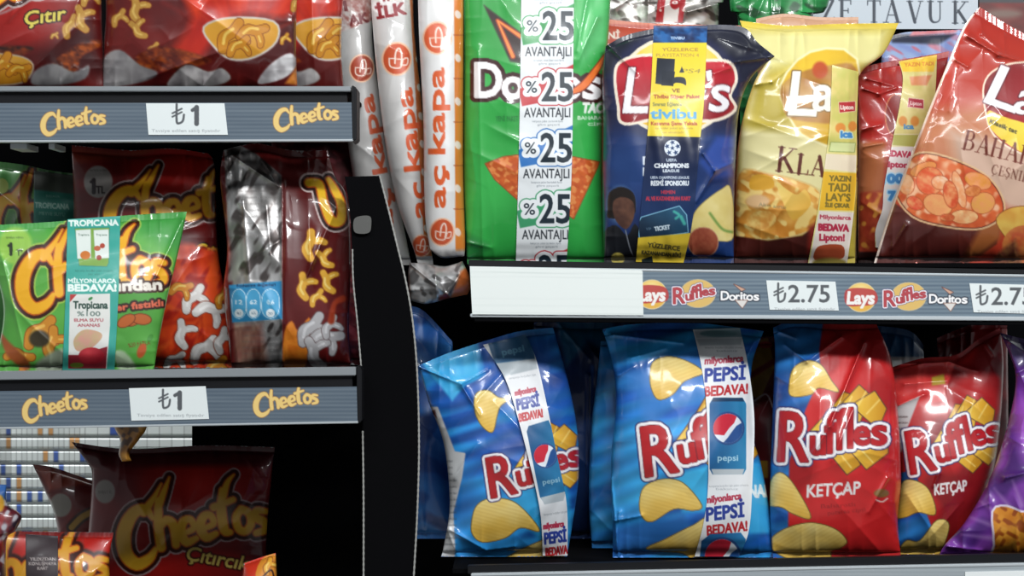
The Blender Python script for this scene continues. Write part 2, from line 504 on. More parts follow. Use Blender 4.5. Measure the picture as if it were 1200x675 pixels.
def ridge_logo(c, M, chips=True, chipcol='e6b62c', red='b51c22', shear=.04):
    """local width 100, letters y 0..45"""
    if chips:
        for pts in ([(28, 22), (44, 6), (58, -8), (60, 20)], [(40, 12), (60, -12), (70, -8), (56, 20)], [(56, 0), (74, -18), (84, -8), (72, 18)],
                    [(66, 0), (88, -12), (98, 4), (90, 22)], [(40, 36), (60, 62), (72, 54), (68, 34)], [(60, 36), (78, 58), (98, 44), (98, 26)]):
            c.poly(pts, grad('f0c84a', 'c98c1c', *M(pts[0]), *M(pts[2])), [(.9 * M.k, '5a3a2a')], M=M)
        for a, b in (((47, 14), (57, -4)), ((56, 12), (67, -8)), ((68, 8), (80, -12)), ((80, 8), (92, -4)), ((52, 40), (64, 56)), ((72, 38), (84, 52))):
            c.stroke([a, b], 1.6, 'f7e08a', M=M, smooth=0, alpha=.6)
    G = [('R', 13, 25, 47, 27, -3), ('u', 34.5, 31, 26, 13, 0), ('f', 47, 23, 38, 11, 0), ('f', 56, 20, 38, 11, 0),
         ('l', 64.5, 19, 38, 3.5, 0), ('e', 75, 24, 25, 14, 0), ('s', 91, 24, 26, 13, 0)]
    G = [(ch, x, y + (0 if ch not in 'ues' else -1), h, w, r) for ch, x, y, h, w, r in G]
    c.glyphs(G, red, [(4.3, '2a2a66'), (3.2, 'f1eef0'), (.5, '6a1020')], bold=1.0, M=M, shear=shear)

def lays_logo(c, cx, cy, w, rot=0, letters="Lay's", text=True, halo='e9dfc8'):
    """yellow disc with a red ribbon and white script, w = ribbon width"""
    M = M2(cx, cy, w / 100, rot=rot)
    c.ell(0, -4, 46, 40, gradr('fff3b0', 'eab92a', *M((0, -20)), w * .5), [(3 * M.k, halo)], M=M)
    rib = [(-50, -14), (-44, -26), (-20, -30), (20, -24), (46, -22), (52, -8), (46, 6), (50, 18), (30, 26), (-10, 22), (-44, 26), (-48, 12)]
    c.poly(rib, grad('c32030', '8e1420', *M((0, -25)), *M((0, 25))), [(2.6 * M.k, 'f0e3d0')], smooth=5, M=M)
    if text: c.text(letters, 0, 0, 30, 'f5f3f0', w=84, shear=.15, bold=1.8 * M.k, M=M)

def tortilla_logo(c, M, dark='3a0f12', spark=True):
    """local width 100, letters y 0..24"""
    if spark:
        tri = [(22, -38), (56, -2), (50, 8), (38, 4)]
        c.poly([(18, -46), (60, -6), (52, 12), (34, 8)], '2e1210', M=M, soft=3)
        c.strokes([([(24, -36), (40, 0)], [1.5, 3.5]), ([(24, -36), (60, -12)], [1.5, 4])], 'f0893a', [(1.2 * M.k, '8a2a12')], M=M, smooth=0)
        c.poly([(40, 26), (62, 22), (52, 46)], 'e06a28', [(1.5 * M.k, dark)], M=M)
    c.glyphs([('D', 10, 12, 26, 20, 0), ('o', 29, 14, 24, 16, 0), ('r', 43, 14, 24, 9, 0), ('i', 52, 13, 24, 4.5, 0), ('t', 60, 13, 24, 9, 0), ('o', 73, 14, 24, 16, 0), ('s', 90, 14, 24, 13, 0)],
             'f4f2f2', [(3.0, dark)], bold=1.0, M=M)

def ridged_chip(c, pts, seed=0, light='f2dc90', dark='e0b040', line='b98a28', ang=20, outl='6d5a2a'):
    P = np.array(pts, float); x0, y0 = P.min(0); x1, y1 = P.max(0)
    a = math.radians(ang)
    la, da, li = np.array(hx(light)), np.array(hx(dark)), np.array(hx(line))
    def f(X, Y):
        t = np.clip((Y - y0) / (y1 - y0) * .8 + vnoise(X, Y, seed, 14, 10) * .35 - .1, 0, 1)[..., None]
        r = la * (1 - t) + da * t
        w = (np.sin((Y * math.cos(a) + X * math.sin(a)) * 2 * math.pi / 4.2) * .5 + .5)[..., None]
        return r * (1 - .16 * w) + li * .16 * w
    c.poly(pts, f, [(1.0, outl)], smooth=5)

def puffs(c, items, seed=0, col='d9a030', hi='f4d97a', edge='8a4a14'):
    r = random.Random(seed)
    for (x, y, s_, rot) in items:
        M = M2(x, y, s_, rot=rot)
        c.strokes([([(-10, 6), (-6, -2), (2, -4), (9, -9)], [7, 9, 8, 7]), ([(2, -4), (8, 2), (10, 7)], [6, 6.5, 5])], col, [(1.0, edge)], M=M)
        c.strokes([([(-8, 2), (-4, -4), (3, -6)], 2.4), ([(6, 0), (9, 4)], 1.8)], hi, M=M, alpha=.8)

def cola_globe(c, cx, cy, r, rot=25):
    M = M2(cx, cy, r, rot=rot)
    c.ell(0, 0, 1, 1, 'e9eef2', [(.14 * r, '2a4f86')], M=M)
    c.ell(0, 0, 1, 1, 'dfe6ee', M=M)
    top = [(-.98, -.05)] + [(math.cos(a), -math.sin(a)) for a in np.linspace(math.radians(177), math.radians(25), 14)] + [(.55, -.12), (.1, .02), (-.45, .3)]
    c.poly(top, 'c8283c', M=M)
    bt = [(.97, .1)] + [(math.cos(a), -math.sin(a)) for a in np.linspace(math.radians(-8), math.radians(-135), 14)] + [(-.3, .55), (.2, .3), (.6, .12)]
    c.poly(bt, '23508e', M=M)

def cola_can(c, cx, y0, y1, w, rot=0, word=True):
    """a blue can standing between y0 and y1"""
    h = y1 - y0; M = M2(cx, y0, 1, rot=rot)
    c.poly([(-w * .40, 0), (w * .40, 0), (w * .5, h * .08), (w * .5, h * .93), (w * .42, h), (-w * .42, h), (-w * .5, h * .93), (-w * .5, h * .08)],
           grad('1f5c92', '2f86b4', *M((-w * .5, 0)), *M((w * .5, 0))), M=M)
    c.poly([(-w * .45, h * .93), (w * .45, h * .93), (w * .40, h), (-w * .40, h)], 'b8c2c8', M=M)
    c.poly([(-w * .40, 0), (w * .40, 0), (w * .45, h * .05), (-w * .45, h * .05)], '1a3c5e', M=M)
    q = M((0, h * .40)); cola_globe(c, q[0], q[1], w * .40, rot=rot + 28)
    if word:
        q = M((0, h * .78)); c.text('pepsi', q[0], q[1], w * .17, 'a9d2e4', w=w * .55, rot=rot, bold=.2)

def tl_sign(c, x, y, h, col, w=None):
    """lira sign"""
    w = w or h * .6; b = h * .11
    c.strokes([([(x, y - h / 2), (x, y + h * .32), (x + w * .16, y + h / 2 - b / 2), (x + w * .5, y + h * .33), (x + w * .6, y + h * .02)], b)], col, smooth=4)
    c.strokes([([(x - w * .35, y - h * .05), (x + w * .42, y - h * .28)], b * .8), ([(x - w * .35, y + h * .12), (x + w * .42, y - h * .11)], b * .8)], col, smooth=0)

SERIF = {
 'K': (.80, [([(.14, 0), (.14, 1)], .15), ([(.2, .45), (.62, .97)], .06), ([(.3, .58), (.68, .03)], .14)], [(.0, .28, 0), (.0, .28, 1), (.46, .78, 1), (.5, .84, 0)]),
 'L': (.66, [([(.14, 0), (.14, 1)], .15), ([(.6, 0.02), (.62, .22)], .05)], [(.0, .62, 0), (.0, .28, 1)]),
 'A': (.80, [([(.1, .02), (.38, 1)], .05), ([(.40, 1), (.68, .02)], .15), ([(.2, .34), (.56, .34)], .05)], [(-.04, .22, 0), (.54, .84, 0)]),
 'E': (.66, [([(.14, 0), (.14, 1)], .15), ([(.14, .52), (.44, .52)], .05), ([(.58, .0), (.6, .2)], .05), ([(.56, .82), (.56, 1)], .05), ([(.44, .42), (.44, .62)], .05)], [(.0, .6, 0), (.0, .57, 1)]),
 'T': (.76, [([(.36, 0), (.36, 1)], .15), ([(.02, .8), (.04, 1)], .05), ([(.68, .8), (.66, 1)], .05)], [(.22, .5, 0), (.02, .69, 1)]),
 'V': (.80, [([(.08, .98), (.36, .02)], .15), ([(.38, .02), (.66, .98)], .05)], [(-.06, .24, 1), (.54, .78, 1)]),
 'U': (.82, [([(.14, 1), (.14, .3), (.24, .06), (.42, .03), (.56, .1), (.62, .3), (.62, 1)], [.15, .15, .11, .07, .06, .06, .06])], [(.0, .28, 1), (.5, .74, 1)]),
 'B': (.74, [([(.14, 0), (.14, 1)], .14), ([(.14, 1), (.42, .98), (.52, .77), (.42, .56), (.14, .53)], [.05, .07, .13, .07, .05]), ([(.3, .53), (.5, .48), (.6, .27), (.48, .04), (.14, 0)], [.05, .07, .14, .07, .05])], [(.0, .2, 0), (.0, .2, 1)]),
 'H': (.86, [([(.14, 0), (.14, 1)], .14), ([(.64, 0), (.64, 1)], .14), ([(.14, .52), (.64, .52)], .05)], [(.0, .28, 0), (.0, .28, 1), (.5, .78, 0), (.5, .78, 1)]),
 'R': (.78, [([(.14, 0), (.14, 1)], .14), ([(.14, 1), (.44, .98), (.54, .76), (.44, .54), (.14, .5)], [.05, .07, .14, .07, .05]), ([(.36, .5), (.68, .02)], .14)], [(.0, .28, 0), (.0, .2, 1), (.56, .82, 0)]),
 'Z': (.7, [([(.1, .02), (.56, .98)], .13), ([(.04, .8), (.06, 1)], .05), ([(.6, 0), (.62, .2)], .05)], [(.04, .62, 0), (.04, .58, 1)]),
 'S': (.62, [([(.5, .78), (.46, .94), (.28, 1), (.1, .88), (.12, .66), (.3, .52), (.48, .36), (.46, .1), (.26, 0), (.08, .08), (.04, .26)], [.04, .06, .07, .11, .13, .14, .13, .11, .07, .06, .04])], []),
 'C': (.8, [([(.66, .8), (.56, .95), (.4, 1), (.18, .88), (.08, .5), (.18, .12), (.4, 0), (.6, .08), (.68, .24)], [.05, .06, .07, .12, .15, .12, .07, .06, .04])], []),
 'Ş': (.62, None, []), 'Ç': (.8, None, []),
 'N': (.86, [([(.12, 0), (.12, 1)], .06), ([(.12, 1), (.66, .02)], .14), ([(.66, 0), (.66, 1)], .06)], [(.0, .24, 0), (.0, .14, 1), (.54, .78, 1)]),
 'I': (.36, [([(.14, 0), (.14, 1)], .15)], [(.0, .28, 0), (.0, .28, 1)]),
 ' ': (.42, [], []),
}
def serif(c, t, x, y, h, col, rot=0, kx=.9, shear=0, small=None):
    """roman capitals; x,y = left end of the baseline"""
    M = M2(x, y, h * kx, h, rot=rot, shear=shear)
    pen = 0; items = []
    for i, ch in enumerate(t):
        sc = 1 if (small is None or i == 0) else small
        adv, st, se = SERIF[ch]
        if st is None:
            base = {'Ş': 'S', 'Ç': 'C'}[ch]; _, st, se = SERIF[base]
            st = st + [([(.3, -.02), (.34, -.14), (.24, -.24)], .06)]
        for pts, w in st: items.append(([(pen + px_ * sc, -py_ * sc) for px_, py_ in pts], w if not hasattr(w, '__len__') else w))
        for a, b, yy in se: items.append(([(pen + a * sc, -yy * sc), (pen + b * sc, -yy * sc)], .045))
        pen += (adv + .08) * sc
    c.strokes(items, col, M=M, smooth=4)
    return pen
# ------------------------------------------------------------------ shelves
def bar(bm, x0, x1, y0, y1, Y0, Y1, slopeT=0, slopeB=0, Yr=0, bev=.0006):
    """a rail from photo column x0 to x1, rows y0..y1 at its left end, rows +slope at the right end, Yr = how much farther the right end is"""
    a = [at(x0, y0, Y0), at(x1, y0 + slopeT, Y0 + Yr), at(x1, y1 + slopeB, Y0 + Yr), at(x0, y1, Y0)]
    vs = []
    for d in (0, Y1 - Y0):
        for p in a: vs.append(bm.verts.new((p[0], p[1] + d, p[2])))
    f = [(0, 1, 2, 3), (7, 6, 5, 4), (0, 4, 5, 1), (1, 5, 6, 2), (2, 6, 7, 3), (3, 7, 4, 0)]
    fs = [bm.faces.new([vs[i] for i in q]) for q in f]
    bmesh.ops.recalc_face_normals(bm, faces=fs)
    if bev: bmesh.ops.bevel(bm, geom=list({e for q in fs for e in q.edges}), offset=bev, segments=2, affect='EDGES')
def bar_obj(name, m, parent, *a, **k):
    bm = bmesh.new(); bar(bm, *a, **k); return bm_obj(name, bm, m, parent)

def brushed(c, y0, y1, col='5d6f80', line='7d8f9d', n=9):
    for i in range(n):
        y = y0 + (i + .5) * (y1 - y0) / n
        c.stroke([(c.x0 - 5, y), (c.x0 + c.w / c.ss + 5, y + c.tilt)], .8, line, smooth=0, alpha=.45)

def slat_cloth(seed, a='4c5a68', b='67747f'):
    a_, b_ = np.array(hx(a)), np.array(hx(b))
    def f(X, Y):
        t = (np.sin(Y * 2 * math.pi / 4.6) * .5 + .5) * .6 + vnoise(X, Y, seed, 60, 2.5) * .4
        return a_ * (1 - t[..., None]) + b_ * t[..., None]
    return f

def small_print(c, t, x, y, w, h=4.2, col='8d9296', rot=0, alpha=.9):
    c.text(t, x, y, h, col, w=w, rot=rot, alpha=alpha)

def price_tag(pts, Yf, text, where, lira_x, tx, tw, th_, ty, sx, fs=.6, group='price tags', art_rot=0):
    xs = [p[0] for p in pts]; ys = [p[1] for p in pts]
    c = Print(min(xs) - 2, min(ys) - 2, max(xs) + 2, max(ys) + 2, 'dfe6e6', ss=3)
    tl_sign(c, lira_x, ty, th_ * 1.08, '54585c')
    c.text(text, tx, ty, th_, '54585c', w=tw, bold=.45 if len(text) > 1 else .8)
    small_print(c, 'Tavsiye edilen satış fiyatıdır', sx, ty + th_ * .5 + 8, (max(xs) - min(xs)) * .84, 3.6)
    b = at(sum(xs) / 4, max(ys), Yf)
    o = plate('price_tag', [pts[0], pts[3]], [pts[1], pts[2]], None, None, lambda X, Y: Yf + 0 * X, c, thick=.0008, step=.6, origin=b)
    tag(o, where, 'price tag', group); return o

def left_shelf(ylip, yface, where, x1, slope, logos, boardY=.34, brk=False):
    z = at(0, ylip[0] + 2, 0)
    r = empty('shelf', at(200, ylip[0] + 5, .1)); tag(r, where, 'shelf')
    # board
    bm = bmesh.new()
    zt = at(0, ylip[0] + 3, .0)[2]
    bm_box(bm, (at(-60, 0, 0)[0], .004, zt - .004), (at(x1 - 3, 0, 0)[0], boardY, zt), .0005)
    bm_obj('board', bm, BLACK, r)
    bar_obj('front_lip', GREY, r, -60, x1 - 2, ylip[0], ylip[1], -.003, .006, slopeT=slope[0], slopeB=slope[0])
    bar_obj('recess', DARK, r, -60, x1 - 6, ylip[1] - 1, yface[0] + 2, .003, .010, slopeT=slope[0], slopeB=slope[1])
    bar_obj('lower_edge', ALU, r, -60, x1 + 1, yface[1] - 2.2, yface[1] + 1, -.0045, .004, slopeT=slope[2], slopeB=slope[2])
    c = Print(-62, yface[0] - 12, x1 + 3, yface[1] + 12, slat_cloth(3), ss=3)
    for M in logos: puff_logo(c, M, big=False, fill='e6c67a')
    Yf = -.004
    plate('label_strip', [(-60, yface[0]), (-60, yface[1] - 1)], [(x1 - 1, yface[0] + slope[1]), (x1, yface[1] - 1 + slope[2])], None, None,
          lambda X, Y: Yf + 0 * X, c, thick=.003, step=.75, parent=r, origin=r.location[:])
    # end bracket
    bm = bmesh.new()
    xa, xb = x1 - 1, x1 + 5
    bar(bm, xa, xb, ylip[0] + slope[0] - 2, yface[1] + slope[2] + 2, -.004, .03, slopeT=4, slopeB=-3, bev=.001)
    bm_obj('end_cap', DARK, r)if False else bm_obj('end_cap', bm, DARK, r)
    return r

s1 = left_shelf((101, 107), (121, 166), 'upper left shelf with grey label strip, holding red and maroon snack bags', 413, (0, -1, -1.5),
                [M2(45, 129, .72, .64, rot=3), M2(318, 124, .72, .64, rot=3)])
s2 = left_shelf((436, 446), (459, 503), 'lower left shelf with grey label strip, holding the front green bag', 419, (-6, -6, -8),
                [M2(23, 465, .72, .66, rot=5), M2(294, 457.5, .72, .66, rot=4)])
price_tag([(171, 121), (263, 121), (267, 158), (174, 158)], -.0049, '1', 'white price card reading 1 lira on the upper left shelf edge', 207, 229, 7, 22, 134, 218, group='price tags of 1 lira')
price_tag([(151, 455), (241, 452.5), (245, 491), (154, 493)], -.0049, '1', 'white price card reading 1 lira on the lower left shelf edge', 191, 209, 8, 21, 468, 200, group='price tags of 1 lira')

# ------------------------------------------------------------------ right shelves
def right_shelf(where, x0, ylip, yface, sl, Yr, white=False):
    x1 = 1290
    r = empty('shelf', at(900, ylip[0], .1)); tag(r, where, 'shelf')
    zt = at(0, ylip[0] + 3, 0)[2]
    box_obj('board', (at(x0 + 3, 0, 0)[0], .006, zt - .0045), (at(x1, 0, 0)[0], .36, zt), BLACK, r, .0005)
    return r

sr = right_shelf('upper right shelf with blank white and grey logo label strip', 550, (305, 312), (313, 370), 0, 0)
bar_obj('front_lip', DARK, sr, 549, 1290, 304.5, 313, -.004, .008, slopeT=13, slopeB=10)
bar_obj('upper_edge', ALU, sr, 551, 1290, 312, 315, -.0055, .004, slopeT=11, slopeB=11)
bar_obj('lower_edge', ALU, sr, 551, 1290, 367.5, 371.5, -.0058, .004, slopeT=4, slopeB=5)
bar_obj('underside_rail', BLACK, sr, 556, 1290, 371, 377, -.003, .02, slopeT=5, slopeB=5)
c = Print(545, 308, 1295, 384, slat_cloth(8, '536474', '788893'), ss=3)
def rail_logo_set(c, xl, xr, xd, dy):
    if xl:
        c.ell(xl, 345 + dy, 17, 16.5, gradr('f3e2a0', 'dfae4a', xl, 338 + dy, 18), [(1, 'd9c79a')])
        c.poly([(xl - 18, 337 + dy), (xl, 334 + dy), (xl + 17, 338 + dy), (xl + 18, 352 + dy), (xl, 355 + dy), (xl - 17, 354 + dy)], 'b23a3c', smooth=4, alpha=.9)
        c.text('Lays', xl, 345 + dy, 15, 'eceae6', w=31, shear=.1, bold=.9)
    M = M2(xr - 24, 336 + dy, .5, .42, rot=7)
    c.ell(xr + 6, 344 + dy, 20, 16, 'd8b468', [(.8, 'cdb98c')])
    ridge_logo(c, M, chips=False, red='b04048')
    tortilla_logo(c, M2(xd - 23, 341 + dy, .46, .42), dark='2c3440', spark=False)
    c.poly([(xd - 6, 352 + dy), (xd + 8, 352 + dy), (xd + 2, 361 + dy)], 'd8d4d0', [(.7, '7a4a3a')])
    c.poly([(xd - 8, 333 + dy), (xd + 5, 339 + dy), (xd + 1, 341 + dy)], 'c9a08a', [(.7, '5a3a3a')])
rail_logo_set(c, 764, 812, 868, 0); rail_logo_set(c, 1009, 1059, 1112, 3.5)
c.poly([(545, 300), (753, 300), (754, 390), (545, 390)], 'dfe5e2')
plate('label_strip', [(552, 314), (554, 369)], [(1290, 325), (1290, 373)], None, None, lambda X, Y: -.0045 + 0 * X, c, thick=.004, step=.75, parent=sr, origin=sr.location[:])
c = Print(545, 305, 760, 380, 'e3e9e6', ss=2)
for y, a in ((319, .5), (324, .25), (349, .2), (358, .3), (366, .5)):
    c.stroke([(545, y), (760, y + 2)], 1.2, 'c2cbc8', smooth=0, alpha=a)
o = plate('blank_card', [(550.5, 312), (553.5, 370)], [(752.5, 316.5), (754, 371)], None, None, lambda X, Y: -.0058 + 0 * X, c, thick=.0013, step=1.5, origin=at(652, 370, -.0064))
tag(o, 'long blank white card on the left part of the upper right shelf edge', 'card')
price_tag([(898, 328.5), (979, 330), (983, 364), (902, 363)], -.0053, '2.75', 'white price card reading 2.75 lira on the right shelf edge, fully visible', 912, 948, 48, 21, 343.5, 943, group='price tags of 2.75 lira')
price_tag([(1136, 332), (1217, 334), (1221, 368), (1141, 366)], -.0053, '2.75', 'white price card reading 2.75 lira cut by the right picture edge', 1149, 1186, 48, 21, 346.5, 1181, group='price tags of 2.75 lira')

sl = empty('shelf', at(900, 665, .1)); tag(sl, 'lower right shelf, only its dark lip and grey edge visible', 'shelf')
zt = at(0, 668, 0)[2]
box_obj('board', (at(530, 0, 0)[0], .006, zt - .0045), (at(1290, 0, 0)[0], .36, zt), BLACK, sl, .0005)
bar_obj('front_lip', DARK, sl, 548, 1290, 663, 673, -.002, .006, slopeT=-16, slopeB=-12, bev=.0008)
bar_obj('upper_edge', ALU, sl, 552, 1290, 672, 675.5, -.0055, .004, slopeT=-14, slopeB=-14)
c = Print(545, 640, 1295, 740, slat_cloth(5, '8a9399', 'a5adb1'), ss=1.5)
plate('label_strip', [(552, 675), (552, 730)], [(1290, 661), (1290, 718)], None, None, lambda X, Y: -.0045 + 0 * X, c, thick=.004, step=1.5, parent=sl, origin=sl.location[:])
c = Print(1140, 660, 1290, 730, 'e4e9e9', ss=1.5)
o = plate('price_tag', [(1131, 670), (1131, 710)], [(1230, 668), (1230, 708)], None, None, lambda X, Y: -.0058 + 0 * X, c, thick=.0013, step=2, origin=at(1180, 708, -.006))
tag(o, 'white price card on the bottom right shelf edge, only its top visible', 'price tag')

# black side panel between the racks, with its pale beaded edges
outline_r = [(445, 206), (455, 245), (466, 290), (476, 332), (484, 380), (489, 440), (491, 520), (489, 600), (484, 690)]
outline_l = [(404, 207), (410, 250), (413, 300), (419, 380), (424, 450), (426, 560), (427, 690)]
Rr = np.concatenate([poly_at(outline_r, 40), [[484, 1899]]]); Ll = np.concatenate([poly_at(outline_l, 40), [[427, 1899]]])
pn = empty('side_panel', at(456, 700, .02)); tag(pn, 'tall curved black side panel standing between the two racks', 'panel')
bm = bmesh.new(); rows = []
Yp0, Yp1 = .022, .034
for (xl, yl), (xr, yr) in zip(Ll, Rr):
    rows.append([bm.verts.new(at(xl, yl, Yp0)), bm.verts.new(at(xr, yr, Yp0)), bm.verts.new(at(xr, yr, Yp1)), bm.verts.new(at(xl, yl, Yp1))])
for a, b in zip(rows[:-1], rows[1:]):
    for i in range(4): bm.faces.new([a[i], a[(i + 1) % 4], b[(i + 1) % 4], b[i]])
bm.faces.new(rows[0]); bm.faces.new(rows[-1][::-1]); bmesh.ops.recalc_face_normals(bm, faces=bm.faces)
bm_obj('board', bm, BLACK, pn)
def bead(name, P, r, Y, dashed=True):
    """pale edging tube with small regular ribs"""
    bm = bmesh.new(); prev = None; n = 8
    Q = poly_at(P, int(len(P) * 0 + np.hypot(*np.diff(np.array(P, float), axis=0).T).sum() / 1.6))
    for i, (x, y) in enumerate(Q):
        p = at(x, y, Y); rr = r * (1 + (.12 if (i % 4) < 2 else -.15) * dashed)
        ring = [bm.verts.new((p[0] + rr * math.cos(a), p[1] + rr * math.sin(a), p[2])) for a in np.linspace(0, 2 * math.pi, n, endpoint=False)]
        if prev:
            for k in range(n): bm.faces.new([prev[k], prev[(k + 1) % n], ring[(k + 1) % n], ring[k]])
        prev = ring
    bmesh.ops.recalc_face_normals(bm, faces=bm.faces)
    return bm_obj(name, bm, WHITE, pn, True)
bead('edge_bead', outline_r, .00095, .0215)
bead('edge_bead', [(413, 292), (414, 330), (419, 380), (424, 440)], .0008, .0210)
bead('edge_bead', [(425, 505), (426, 580), (426, 690)], .0009, .0210)
# small pale clip on the panel
bm = bmesh.new()
P = catmull([(415, 257), (424, 253), (434, 254), (435, 264), (433, 272), (424, 274), (415, 271)], 4, True)
f = [bm.verts.new(at(x, y, .0175)) for x, y in P]; g = [bm.verts.new(at(x, y, .0225)) for x, y in P]
bm.faces.new(f); bm.faces.new(g[::-1])
for i in range(len(P)): bm.faces.new([f[i], g[i], g[(i + 1) % len(P)], f[(i + 1) % len(P)]])
bmesh.ops.recalc_face_normals(bm, faces=bm.faces)
bm_obj('clip', bm, CLEAR, pn)

# back panels and the inner uprights of the racks
bp = box_obj('rack_back', at(225, 1611, .365), at(1290, -60, .372), BLACK, None, 0)
tag(bp, 'black back panel behind the chip bags, reaching down beside the tiled wall', 'panel')
b2 = box_obj('rack_back', at(-140, 470, .3715), at(236, -60, .378), BLACK, None, 0)
tag(b2, 'black back panel behind the maroon and green bags at left, ending above the tiled wall', 'panel')
for (xa, xb) in ((12, 45), (57, 77)):  # pale bars modelled in place of highlights on the shelf underside
    box_obj('highlight_bar', at(xa, 174.5, .02), at(xb, 172, .06), ALU, s1, .0003)

# the lowest left shelf, below the frame
s3 = empty('shelf', at(150, 764, .1)); tag(s3, 'lowest left shelf under the shaded maroon bags, below the picture edge', 'shelf')
box_obj('board', (at(-60, 0, 0)[0], .004, at(0, 760, 0)[2] - .005), (at(410, 0, 0)[0], .34, at(0, 760, 0)[2]), BLACK, s3, .0005)
box_obj('front_lip', (at(-60, 0, 0)[0], -.003, at(0, 766, 0)[2]), (at(410, 0, 0)[0], .004, at(0, 756, 0)[2]), GREY, s3, .0005)
# the mosaic wall far behind the lower left bags
c = Print(-90, 440, 305, 790, 'd9dedd', ss=2)
rr = random.Random(4)
yrow = [496 + 15.6 * i for i in range(-4, 19)]
def relief(px, py):
    return 0
rowsx = []
for i, y in enumerate(yrow):
    big = lambda x: x > 98
    x = -80
    while x < 290:
        w = 14.5 if x > 98 else 6.2
        q = rr.random()
        col = (236 + rr.randint(-12, 6)) / 255; cc = (col * .97, col, col * .99)
        if x < 98 and q > .86: cc = hx('cf9a62') if rr.random() < .55 else hx('4a68b0')
        elif q > .95: cc = hx('4560ae')
        if x < 8: cc = tuple(v * .85 for v in cc)
        dx = 0
        c.poly([(x + .5 + dx, y + 1), (x + w - .5 + dx, y + 1), (x + w - .5 + dx, y + 14.2), (x + .5 + dx, y + 14.2)], cc, [(0.6, 'a9aeac')])
        x += w
def relief(px, py):
    y = (py - 496) % 15.6
    return -.004 * np.clip(np.minimum(y - .5, 14.8 - y) / 2.5, 0, 1)
wl = box_obj('wall_back', (-2.6, .96, 0), (2.6, 1.06, 3.0), mat('plaster', 'b9bbb8', rough=.8, bump=.2, bscale=30), None, 0); tag(wl, kind='structure')
mt = wl.data.materials[0]; nt = mt.node_tree; br = nt.nodes.new('ShaderNodeTexBrick'); tc = nt.nodes.new('ShaderNodeTexCoord'); mp = nt.nodes.new('ShaderNodeMapping')
mp.inputs['Rotation'].default_value = (math.pi / 2, 0, 0); br.offset = 0; br.inputs['Scale'].default_value = 1; br.inputs['Brick Width'].default_value = .0155; br.inputs['Row Height'].default_value = .0195
br.inputs['Mortar Size'].default_value = .0009; br.inputs['Color1'].default_value = (.78, .8, .79, 1); br.inputs['Color2'].default_value = (.68, .7, .69, 1); br.inputs['Mortar'].default_value = (.4, .41, .4, 1)
nt.links.new(tc.outputs['Object'], mp.inputs['Vector']); nt.links.new(mp.outputs['Vector'], br.inputs['Vector']); nt.links.new(br.outputs['Color'], nt.nodes['Principled BSDF'].inputs['Base Color'])
w = plate('tiling', [(-85, 450), (-85, 780)], [(300, 450), (300, 780)], None, None, lambda X, Y: .91 + 0 * X, c, thick=.05, step=1.0, relief=relief, parent=wl)
fl = box_obj('floor', (-2.6, -2.4, -.1), (2.6, 1.06, 0), mat('floor_tile', '8f8f8c', rough=.4, bump=.1, bscale=20), None, 0); tag(fl, kind='structure')
# ------------------------------------------------------------------ bags on the left rack
zL1, zL2, zL3 = at(0, 104, 0)[2], at(0, 439, 0)[2], at(0, 760, 0)[2]
def maroon(seed=1, a='4a0d10', b='7c1714'):
    return mottle(a, b, seed, 60, 90)
# upper shelf
yb = py_of(zL1, .06)
c = Print(-60, -120, 130, 125, mottle('3c0a0c', '64110f', 2, 50))
c.ell(10, -6, 90, 66, gradr('b5201a', '7d1410', 10, -10, 80), soft=14)
c.stroke([(-50, 22), (0, 16), (30, 2), (70, -8), (110, -30)], 3, 'a88a8c', alpha=.8, soft=1)
puff_logo(c, M2(-110, -50, 1.9, rot=6))
c.text('Çıtır', 53, 18, 16, 'd9c95a', w=48, rot=8, shear=.2, bold=.6, out=[(1.6, '2a0c0a')])
puffs(c, [(84, 32, 1.0, 30), (98, 22, 1.1, 70), (106, -2, .9, 10), (64, 42, .35, 0)], col='b98a3c', hi='dcb864')
c.poly([(-10, 82), (20, 68), (40, 56), (8, 54), (-20, 60)], mottle('8a3410', '2f1410', 4, 9, 6), smooth=4, soft=2)
c.poly([(60, 78), (84, 56), (112, 46), (118, 54), (96, 66), (88, 84)], mottle('a04a18', '3c120c', 5, 8, 6), smooth=4, soft=2)
c.poly([(-20, 66), (20, 66), (38, 76), (30, 94), (6, 99), (-20, 96)], grad('d29a30', 'b87818', 0, 66, 0, 98), [(1.5, 'b9b2aa')], smooth=4, soft=1)
puffs(c, [(2, 80, 1.3, 20), (22, 84, 1.0, -20)], col='c8841e', hi='e8c860')
c.poly([(40, 84), (62, 74), (86, 84), (104, 76), (100, 92), (70, 100), (38, 99)], mottle('8d8b8b', '6d6a6c', 6, 14), smooth=4, soft=1.5)
Bag('snack_bag', 'maroon snack bag at the left end of the upper left shelf, yellow Çıtır lettering', 'snack bag',
    [(-55, -110), (-52, 0), (-54, yb)], [(124, -110), (119, 0), (121, 60), (122, yb)], Y=.06, th=.030, art=c, seed=5, group='maroon bags on the upper left shelf', wr=1.2)
